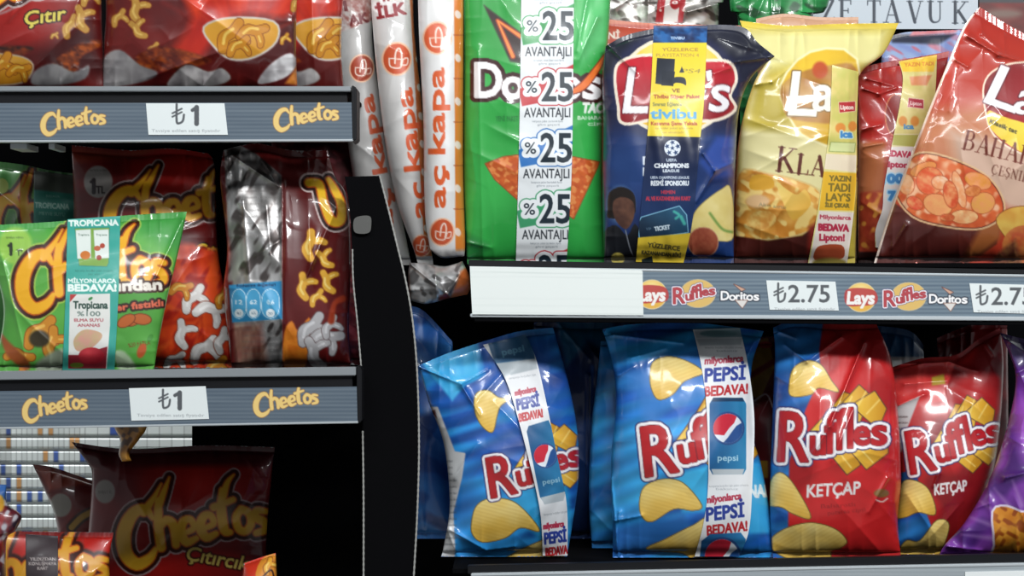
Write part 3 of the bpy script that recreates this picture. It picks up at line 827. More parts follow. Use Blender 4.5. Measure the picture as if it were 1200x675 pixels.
def cheese_art(x, seed, sh=0):
    c = Print(x, -120, x + 300, 125, mottle('4a0c0d', '6a1410', seed, 40))
    cx = x + 165
    c.poly([(cx - 90, -60), (cx + 70, -60), (cx + 60, 16), (cx - 10, 20), (cx - 60, 78), (cx - 92, 70), (cx - 60, 20)], mottle('d8381a', 'b3221a', seed + 2, 22, 50), smooth=4, soft=8)
    for i in range(12):
        a = math.radians(200 + i * 13)
        c.stroke([(cx + 12 * math.cos(a), 44 - 12 * math.sin(a)), (cx + 100 * math.cos(a), 30 + 80 * math.sin(a))], [1, 6], 'e8502a' if i % 2 else '8e1a14', alpha=.3, soft=3, smooth=0)
    puffs(c, [(x + 42, 12, 1.1, 60), (x + 43, 34, .9, 100), (x + 20, 22, .8, 20), (x + 36, -12, .8, 40), (x + 20, -30, .9, 0), (x + 60, 58, .6, 15)], col='b98a3c', hi='dcb864')
    puffs(c, [(x + 232, 4, .9, 10), (x + 214, 46, .5, 20)], col='c88f2a')
    c.poly([(x + 30, 76), (x + 60, 55), (x + 100, 60), (x + 128, 72), (x + 84, 82), (x + 40, 84)], mottle('a64a18', '54160e', seed + 5, 9, 6), smooth=4, soft=2)
    # a heap of big pale and golden corn puffs
    c.poly([(x + 120, 32), (x + 150, 22), (x + 200, 26), (x + 203, 48), (x + 178, 66), (x + 150, 68), (x + 130, 52)], grad('e0a43a', 'c98a20', 0, 22, 0, 68), [(2.4, 'cfcac4')], smooth=4, soft=1)
    puffs(c, [(x + 152, 44, 1.5, 20), (x + 176, 40, 1.3, -20), (x + 160, 56, 1.1, 5)], col='c8841e', hi='f0cf6a')
    c.poly([(x + 76, 98), (x + 98, 76), (x + 124, 84), (x + 140, 80), (x + 150, 92), (x + 130, 101), (x + 88, 103)], mottle('bdb9b8', '8c8688', seed + 3, 12), [(1, '5a2a22')], smooth=4, soft=1)
    c.poly([(x + 182, 98), (x + 196, 76), (x + 220, 62), (x + 228, 76), (x + 212, 92)], mottle('d5d3d4', '9c989a', seed + 4, 12), smooth=4, soft=1)
    c.poly([(x, 70), (x + 20, 58), (x + 44, 76), (x + 64, 84), (x + 58, 92), (x + 30, 100), (x, 101)], mottle('9b9898', '787476', seed + 6, 14), smooth=4, soft=1.5)
    c.poly([(x + 214, 98), (x + 229, 76), (x + 232, 100)], 'c8782a', soft=2)
    return c
c = cheese_art(120, 21)
Bag('snack_bag', 'wide red and maroon snack bag in the middle of the upper left shelf', 'snack bag',
    [(118, -112), (124, 0), (122, 50), (120, yb)], [(352, -112), (348, 0), (347, 60), (349, yb)], Y=.058, th=.032, art=c, seed=8, group='maroon bags on the upper left shelf', wr=1.1,
    creases=[(342, 18, 344, 95, 3, .004)])
yb = py_of(zL1, .1)
c = cheese_art(225, 31)
Bag('snack_bag', 'narrow red and maroon snack bag ending the upper left shelf, beside the bagel chip bags', 'snack bag',
    [(310, -112), (312, 0), (310, yb)], [(408, -112), (402, 0), (400, 60), (404, yb)], Y=.115, th=.026, art=c, seed=9, group='maroon bags on the upper left shelf')

# lower shelf: back green bag
yb = py_of(zL2, .17)
c = Print(-60, 170, 110, 450, mottle('2f6a2c', '43883a', 3, 50, 30))
puff_logo(c, M2(-22, 225, 1.5, rot=8), fill='b58a22', dark='301208', glow='5d8a3a')
c.ell(2, 218, 8, 9, '9fae5a')
Bag_g = Bag('snack_bag', 'green snack bag behind, at the left end of the lower left shelf, mostly hidden', 'snack bag',
    [(-40, 186), (-38, 300), (-40, yb)], [(93, 204), (92, 300), (94, yb)], T=[(20, 192), (60, 200)], Y=.165, th=.026, art=c, seed=12, back='3b7a34', wr=1.2)
c = Print(30, 190, 100, 300, 'a', ss=2) if False else Print(30, 190, 100, 450, '2f7d70', ss=2)
c.poly([(30, 190), (92, 200), (92, 228), (38, 222)], '4c5048', soft=1)
c.text('TROPICANA', 61, 241, 6.5, 'a8c8bc', w=40, rot=-3, bold=.3)
c.text('MEYVE SUYU', 61, 250.5, 4, '9dbdb0', w=30, rot=-3); c.text('BEDAVA', 62, 230, 3, '9dbdb0', w=16, rot=-3)
Bag_g.strip('promotion_strip', [(40, 200), (39, 300)], [(88, 206), (88, 300)], c)

# maroon bag behind the green one
yb = py_of(zL2, .135)
c = Print(70, 160, 300, 450, mottle('560f10', '7a1512', 6, 60, 60))
c.ell(215, 190, 70, 60, gradr('c0201a', '8c1612', 215, 190, 70), soft=14)
c.poly([(80, 172), (140, 178), (200, 170), (160, 185), (84, 192)], '8e3220', soft=4)
c.ell(115, 213, 17, 19, '96908c', soft=.8)
c.text('1', 109, 217, 17, '221518', w=4.5, bold=.8); c.text('TL', 118, 222, 9, '221518', w=10, bold=.3)
small_print(c, 'tavsiye edilen', 115, 199, 20, 2.6, '5a5250')
puff_logo(c, M2(118, 212, 1.62, 1.45, rot=1))
c.text('Çıtırcık', 258, 293, 13, 'd8c23c', w=56, rot=-3, shear=.15, bold=.8, out=[(1.8, '2a0c0a')])
# lower print: sunburst with puffs, no figure
c.poly([(190, 300), (240, 290), (290, 320), (290, 440), (186, 440)], mottle('cc3516', 'e4521c', 9, 12, 26, 'a81f14'), smooth=4, soft=5)
for i in range(9):
    a = math.radians(100 + i * 22); c.stroke([(236, 372), (236 + 60 * math.cos(a), 372 - 80 * math.sin(a))], [2, 7], 'f06a2a' if i % 2 else 'a01c12', alpha=.45, soft=2, smooth=0)
puffs(c, [(228, 352, 1.3, 20), (246, 366, 1.4, -30), (216, 392, 1.2, 60), (240, 412, 1.4, 10), (262, 400, 1.1, 40), (205, 424, 1.0, 0)], col='e0dcd8', hi='f6f4f2', edge='8a3a22')
puffs(c, [(212, 340, 1.0, -20), (262, 350, .9, 30), (254, 432, 1.1, 10)], col='d88a24')
Bag('snack_bag', 'maroon snack bag with round 1 TL mark behind the front green bag', 'snack bag',
    [(84, 170), (86, 250), (80, 340), (84, yb)], [(244, 180), (252, 200), (256, 300), (274, 380), (280, yb)], T=[(150, 176), (200, 174)], Y=.13, th=.036, art=c, seed=15, wr=1.0)

# silver-seamed maroon bag
yb = py_of(zL2, .09)
c = Print(240, 150, 430, 450, mottle('541010', '6e1616', 10, 50))
foil = lambda X, Y: np.concatenate([mottle('a8a5a3', 'f4f2f1', 14, 9, 26, '6a6260')(X, Y), np.full(X.shape + (1,), .85)], -1)  # foil highlights and dark reflections painted in as pale and dark patches
c.poly([(262, 160), (300, 180), (330, 205), (331, 450), (262, 450), (268, 300)], foil, soft=.7)
c.poly([(262, 380), (306, 380), (318, 450), (255, 450)], mottle('6a2a20', 'a07058', 3, 8, 20), soft=6, alpha=.8)
c.poly([(250, 330), (272, 330), (276, 450), (250, 450)], '5a1212', soft=3)
for i in range(9): small_print(c, 'Mısır cipsi peynirli içindekiler mısır irmiği', 304, 216 + i * 7.5, 48, 2.8, '6b6664', alpha=.75)
c.poly([(268, 334), (330, 329), (331, 374), (272, 378)], '2d86b8', soft=.6)
for i, (xx, t) in enumerate(((280, '12'), (297, '62'), (317, '0,6'))):
    w_ = 7.2 if i < 2 else 9
    c.poly([(xx - w_, 346), (xx, 339), (xx + w_, 346), (xx + w_, 366), (xx, 373), (xx - w_, 366)], '4aa3d0', [(.8, 'd8eef8')], smooth=4)
    c.ell(xx, 367, 5.2, 5, 'e8f2f6'); c.text(t, xx, 354, 5, 'e8f4fa', w=8, bold=.2); c.text('%5', xx, 367, 3, '4a6a80', w=5)
c.text('Beslenme değerleri', 300, 334, 3.4, '123a5e', w=46, rot=2, bold=.15)
for i in range(7): small_print(c, 'üretim yeri ve son tüketim tarihi', 306, 386 + i * 7, 44, 2.8, '6b6664', alpha=.6)
c.strokes([([(362, 214), (374, 216), (379, 236), (388, 258), (399, 258), (400, 240), (392, 222), (385, 210)], [9, 9, 9, 10, 10, 9, 8, 5])], 'f0bd28', [(7, 'c9b8b4'), (5, '2c0c0a'), (1.6, 'c4581a')], smooth=5)
puffs(c, [(366, 288, 1.25, 50), (382, 303, .9, 100), (358, 336, 1.1, 60), (386, 330, 1.0, 80), (372, 350, .8, 20)], col='dba53a', hi='f4da84')
c.poly([(333, 390), (342, 376), (350, 388), (362, 372), (368, 392), (356, 432), (333, 432)], mottle('e08a2a', 'c96a1a', 5, 10), smooth=3, soft=1)
puffs(c, [(366, 388, 1.5, 20), (382, 398, 1.4, -30), (372, 414, 1.4, 80), (388, 384, 1.0, 30)], col='b4b2b4', hi='dddcde', edge='6a5a5a')
c.stroke([(388, 376), (392, 356), (402, 350)], [8, 6, 8], '9a3416', soft=1.5)
Bag('snack_bag', 'maroon snack bag turned to show its silver back seam and blue nutrition table', 'snack bag',
    [(262, 176), (258, 210), (266, 290), (262, 340), (268, 400), (272, yb)], [(384, 176), (392, 206), (406, 230), (411, 290), (409, 380), (411, yb)], T=[(300, 168), (340, 176)],
    Y=.085, th=.034, art=c, seed=18, wr=2.0, creases=[(272, 182, 326, 218, 3, .010), (326, 218, 300, 175, 3, .006), (331, 212, 331, 430, 2.2, .006), (285, 235, 292, 330, 4, .005), (312, 240, 318, 300, 5, .005), (300, 300, 330, 280, 4, .004), (350, 172, 398, 205, 5, .007)])
# dark maroon bag behind it, up under the shelf
yb = py_of(zL2, .2)
c = Print(300, 150, 440, 450, mottle('3a0c12', '5e1418', 16, 14, 9, '7a3038'))
Bag('snack_bag', 'crumpled dark maroon bag tucked behind the silver-seamed bag, under the upper shelf', 'snack bag',
    [(318, 158), (322, 300), (320, yb)], [(424, 160), (421, 250), (424, yb)], Y=.185, th=.028, art=c, seed=19, wr=2.2)

# front green bag
yb = py_of(zL2, .06)
c = Print(-20, 235, 230, 450, mottle('4f9a3e', '5fae48', 7, 60, 40))
c.poly([(-20, 238), (222, 240), (216, 300), (140, 262), (-20, 276)], '3f9a48', soft=10, alpha=.8)
c.ell(18, 288, 20, 22, '8fbf4a', soft=3)
c.text('1', 12, 291, 14, '1d2a14', w=4, bold=.7); c.text('TL', 24, 296, 8, '1d2a14', w=9, bold=.2)
small_print(c, 'tavsiye edilen', 17, 278, 20, 2.6, '3a5a20')
puff_logo(c, M2(14, 285, 1.66, 1.72, rot=2), fill='f0b024', dark='3a150c', glow='9abf50')
c.text('fından', 160, 334, 12, 'ece6da', w=58, bold=1.1, out=[(2.6, '3a1a10')], rot=2)
c.text('Yer fıstıklı', 158, 358, 7.5, 'd8674a', w=66, bold=.6, out=[(2.6, '2f1a12')], rot=6)
for x, y, rt in ((152, 376, 5), (166, 374, -6), (148, 376, 30)):
    c.ell(x, y, 11, 6, 'b8602a', [(1, '6a3010')], rot=rt)
c.text('%20 FAZLA', 163, 403, 5, '8a3a1e', w=26, rot=8); c.ell(166, 411, 5, 9, 'c05a30', rot=-20, soft=1); c.ell(176, 396, 3, 5, '3f8a30', rot=-30)
puffs(c, [(48, 392, 1.6, 10), (64, 404, 1.4, 50), (22, 420, 1.2, -40)], col='c9862a', hi='e8bb5a')
c.ell(46, 397, 12, 10, '3c3420', soft=2)
c.poly([(0, 390), (10, 400), (34, 424), (30, 434), (8, 416)], 'a0542a', smooth=4, soft=2)
c.poly([(44, 424), (74, 408), (78, 436), (46, 437)], '8e9a84', smooth=3, soft=3)
c.poly([(134, 414), (146, 412), (160, 432), (140, 434)], 'a8bf9c', smooth=3, soft=2)
gb = Bag('snack_bag', 'green peanut snack bag in front on the lower left shelf, turquoise strip down its middle', 'snack bag',
    [(-14, 264), (-10, 300), (4, 360), (-2, 410), (-8, yb)], [(219, 248), (208, 300), (196, 350), (186, 400), (180, yb)], T=[(60, 260), (140, 253)],
    Y=.05, th=.022, art=c, seed=22, back='3b8a38', wr=.8, seal=7, lean=.02, creases=[(214, 258, 180, 330, 4, .005), (2, 300, 30, 420, 4, .004)])
c = Print(70, 245, 150, 450, '3fa698', ss=3)
c.text('TROPICANA', 109.5, 261, 7, 'e8f4ee', w=58, bold=.5, rot=1)
c.poly([(88, 268), (128, 267), (127, 308), (125, 312), (93, 311)], '7fa84c', [(1, '3a8f84')])
for x0, tx in ((89, 'nar'), (110, 'elma')):
    c.poly([(x0, 270), (x0 + 17, 269), (x0 + 17.5, 302), (x0 + 2, 303)], 'dfe8e2', [(.5, 'a8bfae')])
    c.text('Tropicana', x0 + 9, 275, 2.4, '3f5a4c', w=13)
c.ell(100, 299, 6, 5, 'cf7a3a'); c.ell(114, 291, 4, 3, 'c06a4a'); c.ell(120, 288, 3, 3, 'b04a3a'); c.ell(116, 302, 3, 3, 'a03a2a')
small_print(c, 'kampanya koşulları paket arkasında', 110, 317, 44, 2.6, '2b7468'); small_print(c, 'yer alır', 110, 321, 14, 2.4, '2b7468')
c.text('MİLYONLARCA', 108, 329, 5, 'e8f4ee', w=56, bold=.3); c.text('BEDAVA!', 108, 337, 8, 'e8f4ee', w=56, bold=.7)
c.poly([(82, 345), (129, 344), (129, 380), (125, 432), (80, 432)], 'e2e3de')
c.poly([(82, 345), (90, 345), (82, 354)], 'b83a3a')
c.text('Tropicana', 106, 357, 9, '26453c', w=40, bold=.4); c.ell(106, 350, 3, 1.6, '3f8a4a', rot=30)
c.text('%100', 104, 367.5, 5.5, '6b7f78', w=27, bold=.2); c.text('ELMA SUYU', 104, 375, 3.6, 'b05a62', w=34, bold=.2); c.text('ANANAS', 104, 381, 3.6, 'b05a62', w=26, bold=.2)
c.poly([(86, 400), (92, 390), (102, 386), (118, 390), (118, 398), (104, 410), (90, 411)], mottle('d8a090', 'c9b088', 3, 7), smooth=4)
c.poly([(80, 416), (92, 416), (126, 406), (124, 432), (80, 432)], '8e2430')
c.ell(107, 417, 15, 10, gradr('d04048', 'a01e2c', 103, 412, 16)); c.ell(90, 428, 8, 3, '6a7a2a')
gb.strip('promotion_strip', [(79, 257), (77, 340), (73, 436)], [(141, 253), (139, 340), (134, 436)], c, step=.75, label='turquoise juice promotion strip')

# ---- lower left, in the shade under the shelf
Yc1 = .25
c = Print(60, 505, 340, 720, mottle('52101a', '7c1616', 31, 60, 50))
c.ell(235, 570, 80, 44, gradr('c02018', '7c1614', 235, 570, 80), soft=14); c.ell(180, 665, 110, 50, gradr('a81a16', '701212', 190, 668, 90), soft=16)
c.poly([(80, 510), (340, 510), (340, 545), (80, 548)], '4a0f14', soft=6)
c.ell(123, 576, 12, 14, '8d8680', soft=1); small_print(c, 'tavsiye 1 TL', 123, 576, 16, 4, '5a5250')
puff_logo(c, M2(130, 586, 1.68, 1.72, rot=5), fill='d8a428', glow='a89090')
c.text('Çıtırcık', 256, 654, 17, 'b9a552', w=74, rot=-10, shear=.12, bold=.5, out=[(1.8, '3a0c0a')])
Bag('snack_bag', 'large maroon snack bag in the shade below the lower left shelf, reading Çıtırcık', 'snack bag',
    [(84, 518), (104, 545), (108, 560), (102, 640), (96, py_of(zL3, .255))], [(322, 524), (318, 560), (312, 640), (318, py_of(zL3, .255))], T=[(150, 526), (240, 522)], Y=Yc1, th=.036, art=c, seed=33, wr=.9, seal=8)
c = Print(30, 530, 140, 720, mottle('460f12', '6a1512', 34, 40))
c.ell(71, 592, 13, 14, '7d7870', soft=1); c.stroke([(84, 618), (96, 606), (112, 598)], 7, '9a7420', [(3, '2a0c08')])
c.poly([(40, 545), (106, 560), (106, 566), (58, 575)], 'a04a30', soft=3, alpha=.6)
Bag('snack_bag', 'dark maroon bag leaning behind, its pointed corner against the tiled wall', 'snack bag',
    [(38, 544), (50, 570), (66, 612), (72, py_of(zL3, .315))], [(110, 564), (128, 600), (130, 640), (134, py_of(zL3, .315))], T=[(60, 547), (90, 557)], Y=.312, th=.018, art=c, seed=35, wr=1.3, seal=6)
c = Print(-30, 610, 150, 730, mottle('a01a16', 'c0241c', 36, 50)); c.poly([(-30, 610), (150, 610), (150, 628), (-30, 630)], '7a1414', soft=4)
puff_logo(c, M2(-48, 634, 1.62, 1.5, rot=1), fill='d89a24', glow='8a2a20')
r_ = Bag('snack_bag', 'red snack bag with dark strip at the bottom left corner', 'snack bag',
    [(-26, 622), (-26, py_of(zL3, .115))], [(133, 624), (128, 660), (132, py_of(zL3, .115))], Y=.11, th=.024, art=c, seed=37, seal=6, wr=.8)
c = Print(20, 618, 80, 730, '3a3034', ss=2.5)
for i, t in enumerate(('YILDIZDAN', 'KONUŞMAYA', 'KART')): c.text(t, 50, 655 + i * 5.4, 3.6, 'b9b0ac', w=(30, 32, 12)[i], bold=.15)
r_.strip('promotion_strip', [(30, 626), (31, 722)], [(68, 628), (68, 722)], c, label='dark grey promotion strip')
c = Print(-40, 560, 40, 730, mottle('8a1a1c', '241a2a', 38, 9, 14, 'b0aeb4'))
c.ell(2, 576, 12, 10, '2c5a9a', soft=2); c.ell(0, 590, 5, 10, 'b98a2a', soft=1.5)
Bag('snack_bag', 'crumpled silver, blue and red bag at the far bottom left edge', 'snack bag',
    [(-34, 566), (-34, py_of(zL3, .045))], [(8, 568), (8, 590), (25, 604), (18, 622), (6, 640), (8, py_of(zL3, .045))], Y=.045, th=.020, art=c, seed=39, wr=2, seal=0)
c = Print(275, 640, 340, 730, 'c8321c'); c.poly([(306, 656), (324, 650), (324, 690), (300, 680)], 'd88a2c', smooth=3); puffs(c, [(316, 664, .7, 40)], col='e0a030')
c.stroke([(308, 676), (318, 668), (322, 682)], 2, '2a100c')
Bag('snack_bag', 'small bright orange-red bag corner at the bottom, beside the shaded maroon bag', 'snack bag',
    [(286, 660), (276, py_of(zL3, .075))], [(323, 648), (328, py_of(zL3, .075))], T=[(306, 653)], Y=.07, th=.018, art=c, seed=40, seal=3, wr=1)
# gold crumpled wrapper end hanging at the top of the gap
c = Print(120, 430, 190, 560, mottle('8a5a1c', 'c08a34', 41, 8, 10, '4a2a10'))
Bag('gold_wrapper', 'crumpled gold brown wrapper end hanging under the lower left shelf edge', 'wrapper',
    [(131, 440.5), (133, 496), (141, 515), (139, 532), (143, 541)], [(175, 440.5), (173, 496), (163, 515), (152, 530), (154, 540)], Y=.045, th=.010, art=c, seed=42, wr=1.5, seal=0, sealb=0)
# ------------------------------------------------------------------ upper right shelf
zU = at(0, 308, 0)[2]
def yU(Y): return py_of(zU, Y)
def cup_mark(c, x, y, r, col='c8552c', rot=0):
    c.ell(x, y, r, r * 1.12, 'f0c0a0', rot=rot); c.ell(x, y, r * .88, r, col, rot=rot)
    M = M2(x, y, r / 10, rot=rot)
    c.strokes([([(-5, 0), (-4, 5), (0, 6), (3, 5), (4, 0)], .9), ([(-5, 0), (4, 0)], .7), ([(-1, 3), (-1, -4), (1, -7), (3, -3), (3, 4)], 1.1), ([(4, 0), (7, -1), (7, 3), (4, 4)], .8)], 'f3ded2', M=M)
def bagel_art(x, cx0, cx1, ydisc, ya, seed, shade='d9d8d6', tone='d0542a', word='aç kapa', ytop=-40, curve=0):
    c = Print(x - 20, ytop, x + 110, 330, mottle('cfcdcb', 'dedddc', seed, 20, 90), ss=2)
    return c
def vert(c, t, x0, y0, x1, y1, h, col):
    """text running up from (x0,y0) to (x1,y1)"""
    L = math.hypot(x1 - x0, y1 - y0); rot = math.degrees(math.atan2(-(y1 - y0), x1 - x0))
    c.text(t, (x0 + x1) / 2, (y0 + y1) / 2, h, col, w=L, rot=rot, bold=.95)
# rearmost
Y = .15
c = Print(360, -60, 470, 380, mottle('aaa8a6', 'bcbab8', 51, 20, 90))
c.poly([(360, -40), (430, -40), (440, 22), (404, 36), (360, 44)], mottle('8a4038', 'c9bfbb', 52, 6, 5), soft=1)
c.text('SI', 398, 8, 12, '6e1f22', w=16, rot=12, bold=.7); c.text('AK', 420, 22, 12, '6e1f22', w=22, rot=12, bold=.7)
cup_mark(c, 424, 80, 15, 'a8432a', rot=-8)
vert(c, 'kapa', 445, 203, 428, 112, 17, 'b04a28'); vert(c, 'aç', 452, 268, 449, 222, 17, 'b04a28')
Bag('bagel_chip_bag', 'narrow grey-white bagel chip bag, rearmost of three, just right of the left shelf end', 'bagel chip bag',
    [(398, -40), (398, 40), (402, 120), (414, 210), (430, 280), (440, yU(Y))], [(440, -40), (436, 40), (444, 110), (456, 190), (474, 270), (482, yU(Y))], Y=Y, th=.024, art=c, seed=55, group='bagel chip bags', wr=.7, back='b0aeac')
Y = .115
c = Print(410, -60, 530, 380, mottle('c6c4c2', 'd4d2d0', 56, 20, 90))
c.poly([(430, -40), (484, -40), (488, 12), (437, 22)], mottle('cfc8c4', 'e8e4e2', 57, 6, 5), soft=1)
c.text('İLK', 458, 12, 14, '8a1f26', w=34, rot=10, bold=1.0); c.text('TAZE', 462, -6, 10, '8a1f26', w=34, rot=10, bold=.8)
c.poly([(478, -40), (492, -40), (506, 300), (498, 300)], 'b8642a'); 
for i in range(9): c.ell(487 + i * 1.6, 4 + i * 33, 3, 5, 'd9cfc6', rot=20)
cup_mark(c, 465, 69, 18, 'c9532c', rot=-4)
vert(c, 'kapa', 483, 200, 472, 104, 20, 'cc5428'); vert(c, 'aç', 491, 255, 487, 214, 19, 'cc5428')
cup_mark(c, 494, 288, 12, 'c9532c', rot=-10)
Bag('bagel_chip_bag', 'white bagel chip bag with orange lettering, middle one of the three', 'bagel chip bag',
    [(433, -40), (436, 20), (442, 90), (452, 170), (466, 240), (484, 290), (490, yU(Y))], [(484, -40), (485, 30), (494, 120), (500, 190), (503, 270), (508, yU(Y))], Y=Y, th=.026, art=c, seed=58, group='bagel chip bags', wr=.7, back='b0aeac')
Y = .08
c = Print(470, -60, 560, 330, mottle('d8d6d4', 'e4e3e2', 59, 20, 90))
c.poly([(531.5, -60), (548, -60), (549, 330), (534, 330)], grad('d87c2e', 'e08a3a', 532, 0, 548, 0))
for i in range(9):
    y = -10 + i * 51; c.ell(536.5, y + 27, 3.4, 5, 'ecd8cc', rot=20); c.stroke([(532, y), (548, y)], 1.2, 'a8502a', smooth=0)
cup_mark(c, 512.5, 44.5, 17.5, 'd65a2e')
vert(c, 'kapa', 511, 180, 510, 80, 20, 'd65a26'); vert(c, 'aç', 512, 243, 512, 195, 19, 'd65a26')
cup_mark(c, 518, 272, 15, 'c9532c', rot=-8)
c.poly([(480, 296), (560, 292), (560, 330), (480, 330)], mottle('8c8a8a', 'b6b4b2', 60, 8, 6), soft=3)
Bag('bagel_chip_bag', 'white bagel chip bag with orange side stripe, frontmost and touching the green bag', 'bagel chip bag',
    [(489, -50), (491, 40), (496, 140), (497, 220), (499, 262), (504, 292)], [(543, -50), (543, 60), (543, 200), (545, 280), (544, 300)], T=[(515, -50)], B=[(518, 302)], Y=Y, th=.024, art=c, seed=61, group='bagel chip bags', wr=.6, back='b0aeac', sealb=0)
# its folded silver tail
Y = .06
foilc = lambda X, Y_: np.concatenate([mottle('8c8c8c', 'cfcfcf', 62, 10, 8, '5e5c5c')(X, Y_), np.full(X.shape + (1,), .5)], -1)
c = Print(465, 295, 570, 380, foilc)
c.poly([(540, 318), (550, 310), (560, 345), (528, 350)], 'b8602c', soft=2); c.poly([(515, 346), (524, 344), (530, 352), (514, 352)], '7a2a1c', soft=1)
Bag('foil_packet', 'small crumpled silver foil packet end left of the blank white card', 'foil packet',
    [(480, 308), (478, 326), (480, 352)], [(542, 306), (552, 330), (548, 345)], T=[(500, 309), (522, 312)], B=[(500, 356), (525, 350)], Y=.055, th=.018, art=c, seed=63, wr=2, seal=0, sealb=0, creases=[(482, 310, 524, 345, 2, .007), (524, 345, 545, 312, 2, .005), (480, 340, 510, 338, 3, .004)])

# green tortilla chip bag
Y = .088
c = Print(530, -80, 725, 325, mottle('2a9a40', '35ad4c', 64, 60, 90))
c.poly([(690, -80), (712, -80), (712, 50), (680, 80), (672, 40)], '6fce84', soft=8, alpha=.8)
tortilla_logo(c, M2(557, 73, 1.52, 1.62), spark=False)
c.poly([(567, 6), (615, 42), (610, 74), (598, 72)], '2c120e', soft=1.5)
c.strokes([([(583, 24), (601, 66)], [2, 4]), ([(583, 24), (612, 44)], [2, 4])], 'f08a3c', [(1.4, '9a3414')], smooth=0)
c.strokes([([(670, 108), (684, 100), (700, 80), (708, 66)], [5, 8, 6, 2])], 'e8742c', [(1.3, '7a2414')])
c.strokes([([(555, -42), (640, -30), (700, -60)], [10, 14, 8])], 'e8742c', [(1.3, '7a2414')])
c.text('TACO', 700, 126, 12, 'e8f0e6', w=34, bold=.9, shear=.15)
c.text('BAHARATLI MISIR', 706, 138, 4, 'd6ead4', w=58, bold=.2); c.text('CİPSİ', 700, 145.5, 3.6, 'd6ead4', w=22, bold=.15)
c.text('YENİ PAKET', 594, 139, 6, '1f6a34', w=26, bold=.2, alpha=.7)
tri = lambda pts, s_: c.poly(pts, mottle('d2642a', 'b84e1e', s_, 6, 6, 'e08a4a'), [(1.1, '8a4a22')], smooth=0)
tri([(569, 192), (590, 184), (640, 178), (702, 190), (700, 196), (672, 256), (664, 250), (620, 246), (580, 210)], 65)
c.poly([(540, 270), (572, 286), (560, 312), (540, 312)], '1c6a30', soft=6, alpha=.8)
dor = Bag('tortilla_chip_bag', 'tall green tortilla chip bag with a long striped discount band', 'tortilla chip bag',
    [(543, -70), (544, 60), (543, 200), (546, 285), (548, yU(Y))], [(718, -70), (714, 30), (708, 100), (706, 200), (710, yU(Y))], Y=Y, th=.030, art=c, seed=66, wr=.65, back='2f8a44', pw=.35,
    creases=[(700, 20, 678, 70, 6, .007), (560, 60, 566, 300, 5, .0025), (688, 0, 676, 60, 4, .005), (548, 284, 575, 290, 4, .004)])
c = Print(600, -80, 685, 325, 'e4e8ea', ss=3)
cols = ['3f9a58', 'c23a40', '2f72b8', '3f9a6a', 'b8323a']
for i in range(-1, 5):
    y = 29 + i * 71.5; tiltx = -1.2 * i; col = cols[i % 5] if i >= 0 else 'c23a40'
    x = 643 + tiltx
    c.poly([(x - 34, y + 4), (x - 6, y - 8), (x + 32, y - 26), (x + 31, y + 12), (x - 30, y + 24)], col, soft=.6)
    num = [('2', x + 1.5, y, 35, 16, 0), ('5', x + 21, y, 35, 16, 0)]
    E = []
    c.glyphs(num + [('%', x - 19, y + 1, 14, 13, 0)], '1d2b36', [(6.0, col), (4.6, 'e9edef')], bold=.2)
    c.glyphs(num, '1d2b36', bold=.8); 
    c.text('AVANTAJLI', x - .5, y + 31, 11.5, '2a2f36', w=54, bold=.15)
    small_print(c, 'kampanya paket üzerindeki fiyata', x, y + 41.5, 36, 2.4, '7a828a'); small_print(c, 'göre geçerli', x + 1, y + 45.5, 26, 2.4, '7a828a')
dor.strip('discount_band', [(611.5, -70), (610, 60), (608, 180), (604.5, 306)], [(673, -70), (672, 60), (670, 200), (664, 307)], c, step=.7, label='white discount band with big numbers', stiff=12)

# navy bag and what stands behind it
Y = .13
c = Print(690, 0, 900, 330, mottle('c05038', 'b04430', 68, 40)); c.text('YENİ', 712, 41, 8, 'ecd8cc', w=28, bold=.5)
c.poly([(690, 18), (880, 30), (880, 34), (690, 27)], 'd8785a', soft=1)
Bag('chip_bag', 'orange-red bag behind the navy one, only its top edge reading YENİ showing', 'chip bag',
    [(694, 20), (698, 100), (700, yU(Y))], [(868, 30), (864, 100), (862, yU(Y))], T=[(760, 27)], Y=Y, th=.026, art=c, seed=69, wr=.8, back='a04030')
Y = .056
c = Print(690, 15, 920, 325, mottle('12162e', '181e40', 70, 60, 50))
c.poly([(703, 150), (870, 150), (870, 320), (703, 320)], mottle('152c60', '1c3e78', 71, 60, 40), soft=16)
c.poly([(710, 36), (900, 32), (905, 62), (700, 90)], '181b2c', soft=8)
c.ell(790, 102, 78, 66, gradr('4a4a78', '22264a', 790, 100, 80), soft=5, alpha=.7)
lays_logo(c, 791, 106, 136, rot=2, text=False)
c.glyphs([('L', 748, 104, 56, 28, 0), ('a', 790, 106, 46, 30, 0), ('y', 815, 112, 56, 22, 0), ("'", 831, 98, 30, 5, 10), ('s', 845, 106, 48, 22, 0)], 'f0eef0', [(1.3, '6a1020')], bold=.8, shear=.14)
c.glyphs([('DÜNYA', 772, 188, 9, 36, 0), ('KUPASI', 774, 201, 9, 40, 0)], 'dfe6f0', bold=.8)
c.ell(727, 240, 17, 22, '8aa0b8', soft=4, alpha=.5)
c.poly([(712, 245), (714, 226), (728, 219), (742, 226), (745, 242), (741, 252), (714, 256)], '1c1412', smooth=4)           # dark head of a player
c.poly([(719, 236), (730, 231), (742, 237), (743, 254), (735, 268), (726, 264), (719, 252)], mottle('6a4636', '4a2e26', 4, 8), smooth=4)
c.poly([(704, 308), (708, 272), (722, 264), (735, 276), (744, 262), (752, 280), (750, 308)], '16181e', smooth=3); c.ell(724, 303, 8, 7, 'b8a850')
c.stroke([(733, 270), (738, 290), (742, 300)], 1.2, '8a8f98')
c.poly([(822, 240), (846, 222), (856, 222), (860, 276), (840, 282), (812, 280), (812, 256)], mottle('dcc878', 'e6d690', 73, 14), [(.8, 'b09a50')], smooth=4)
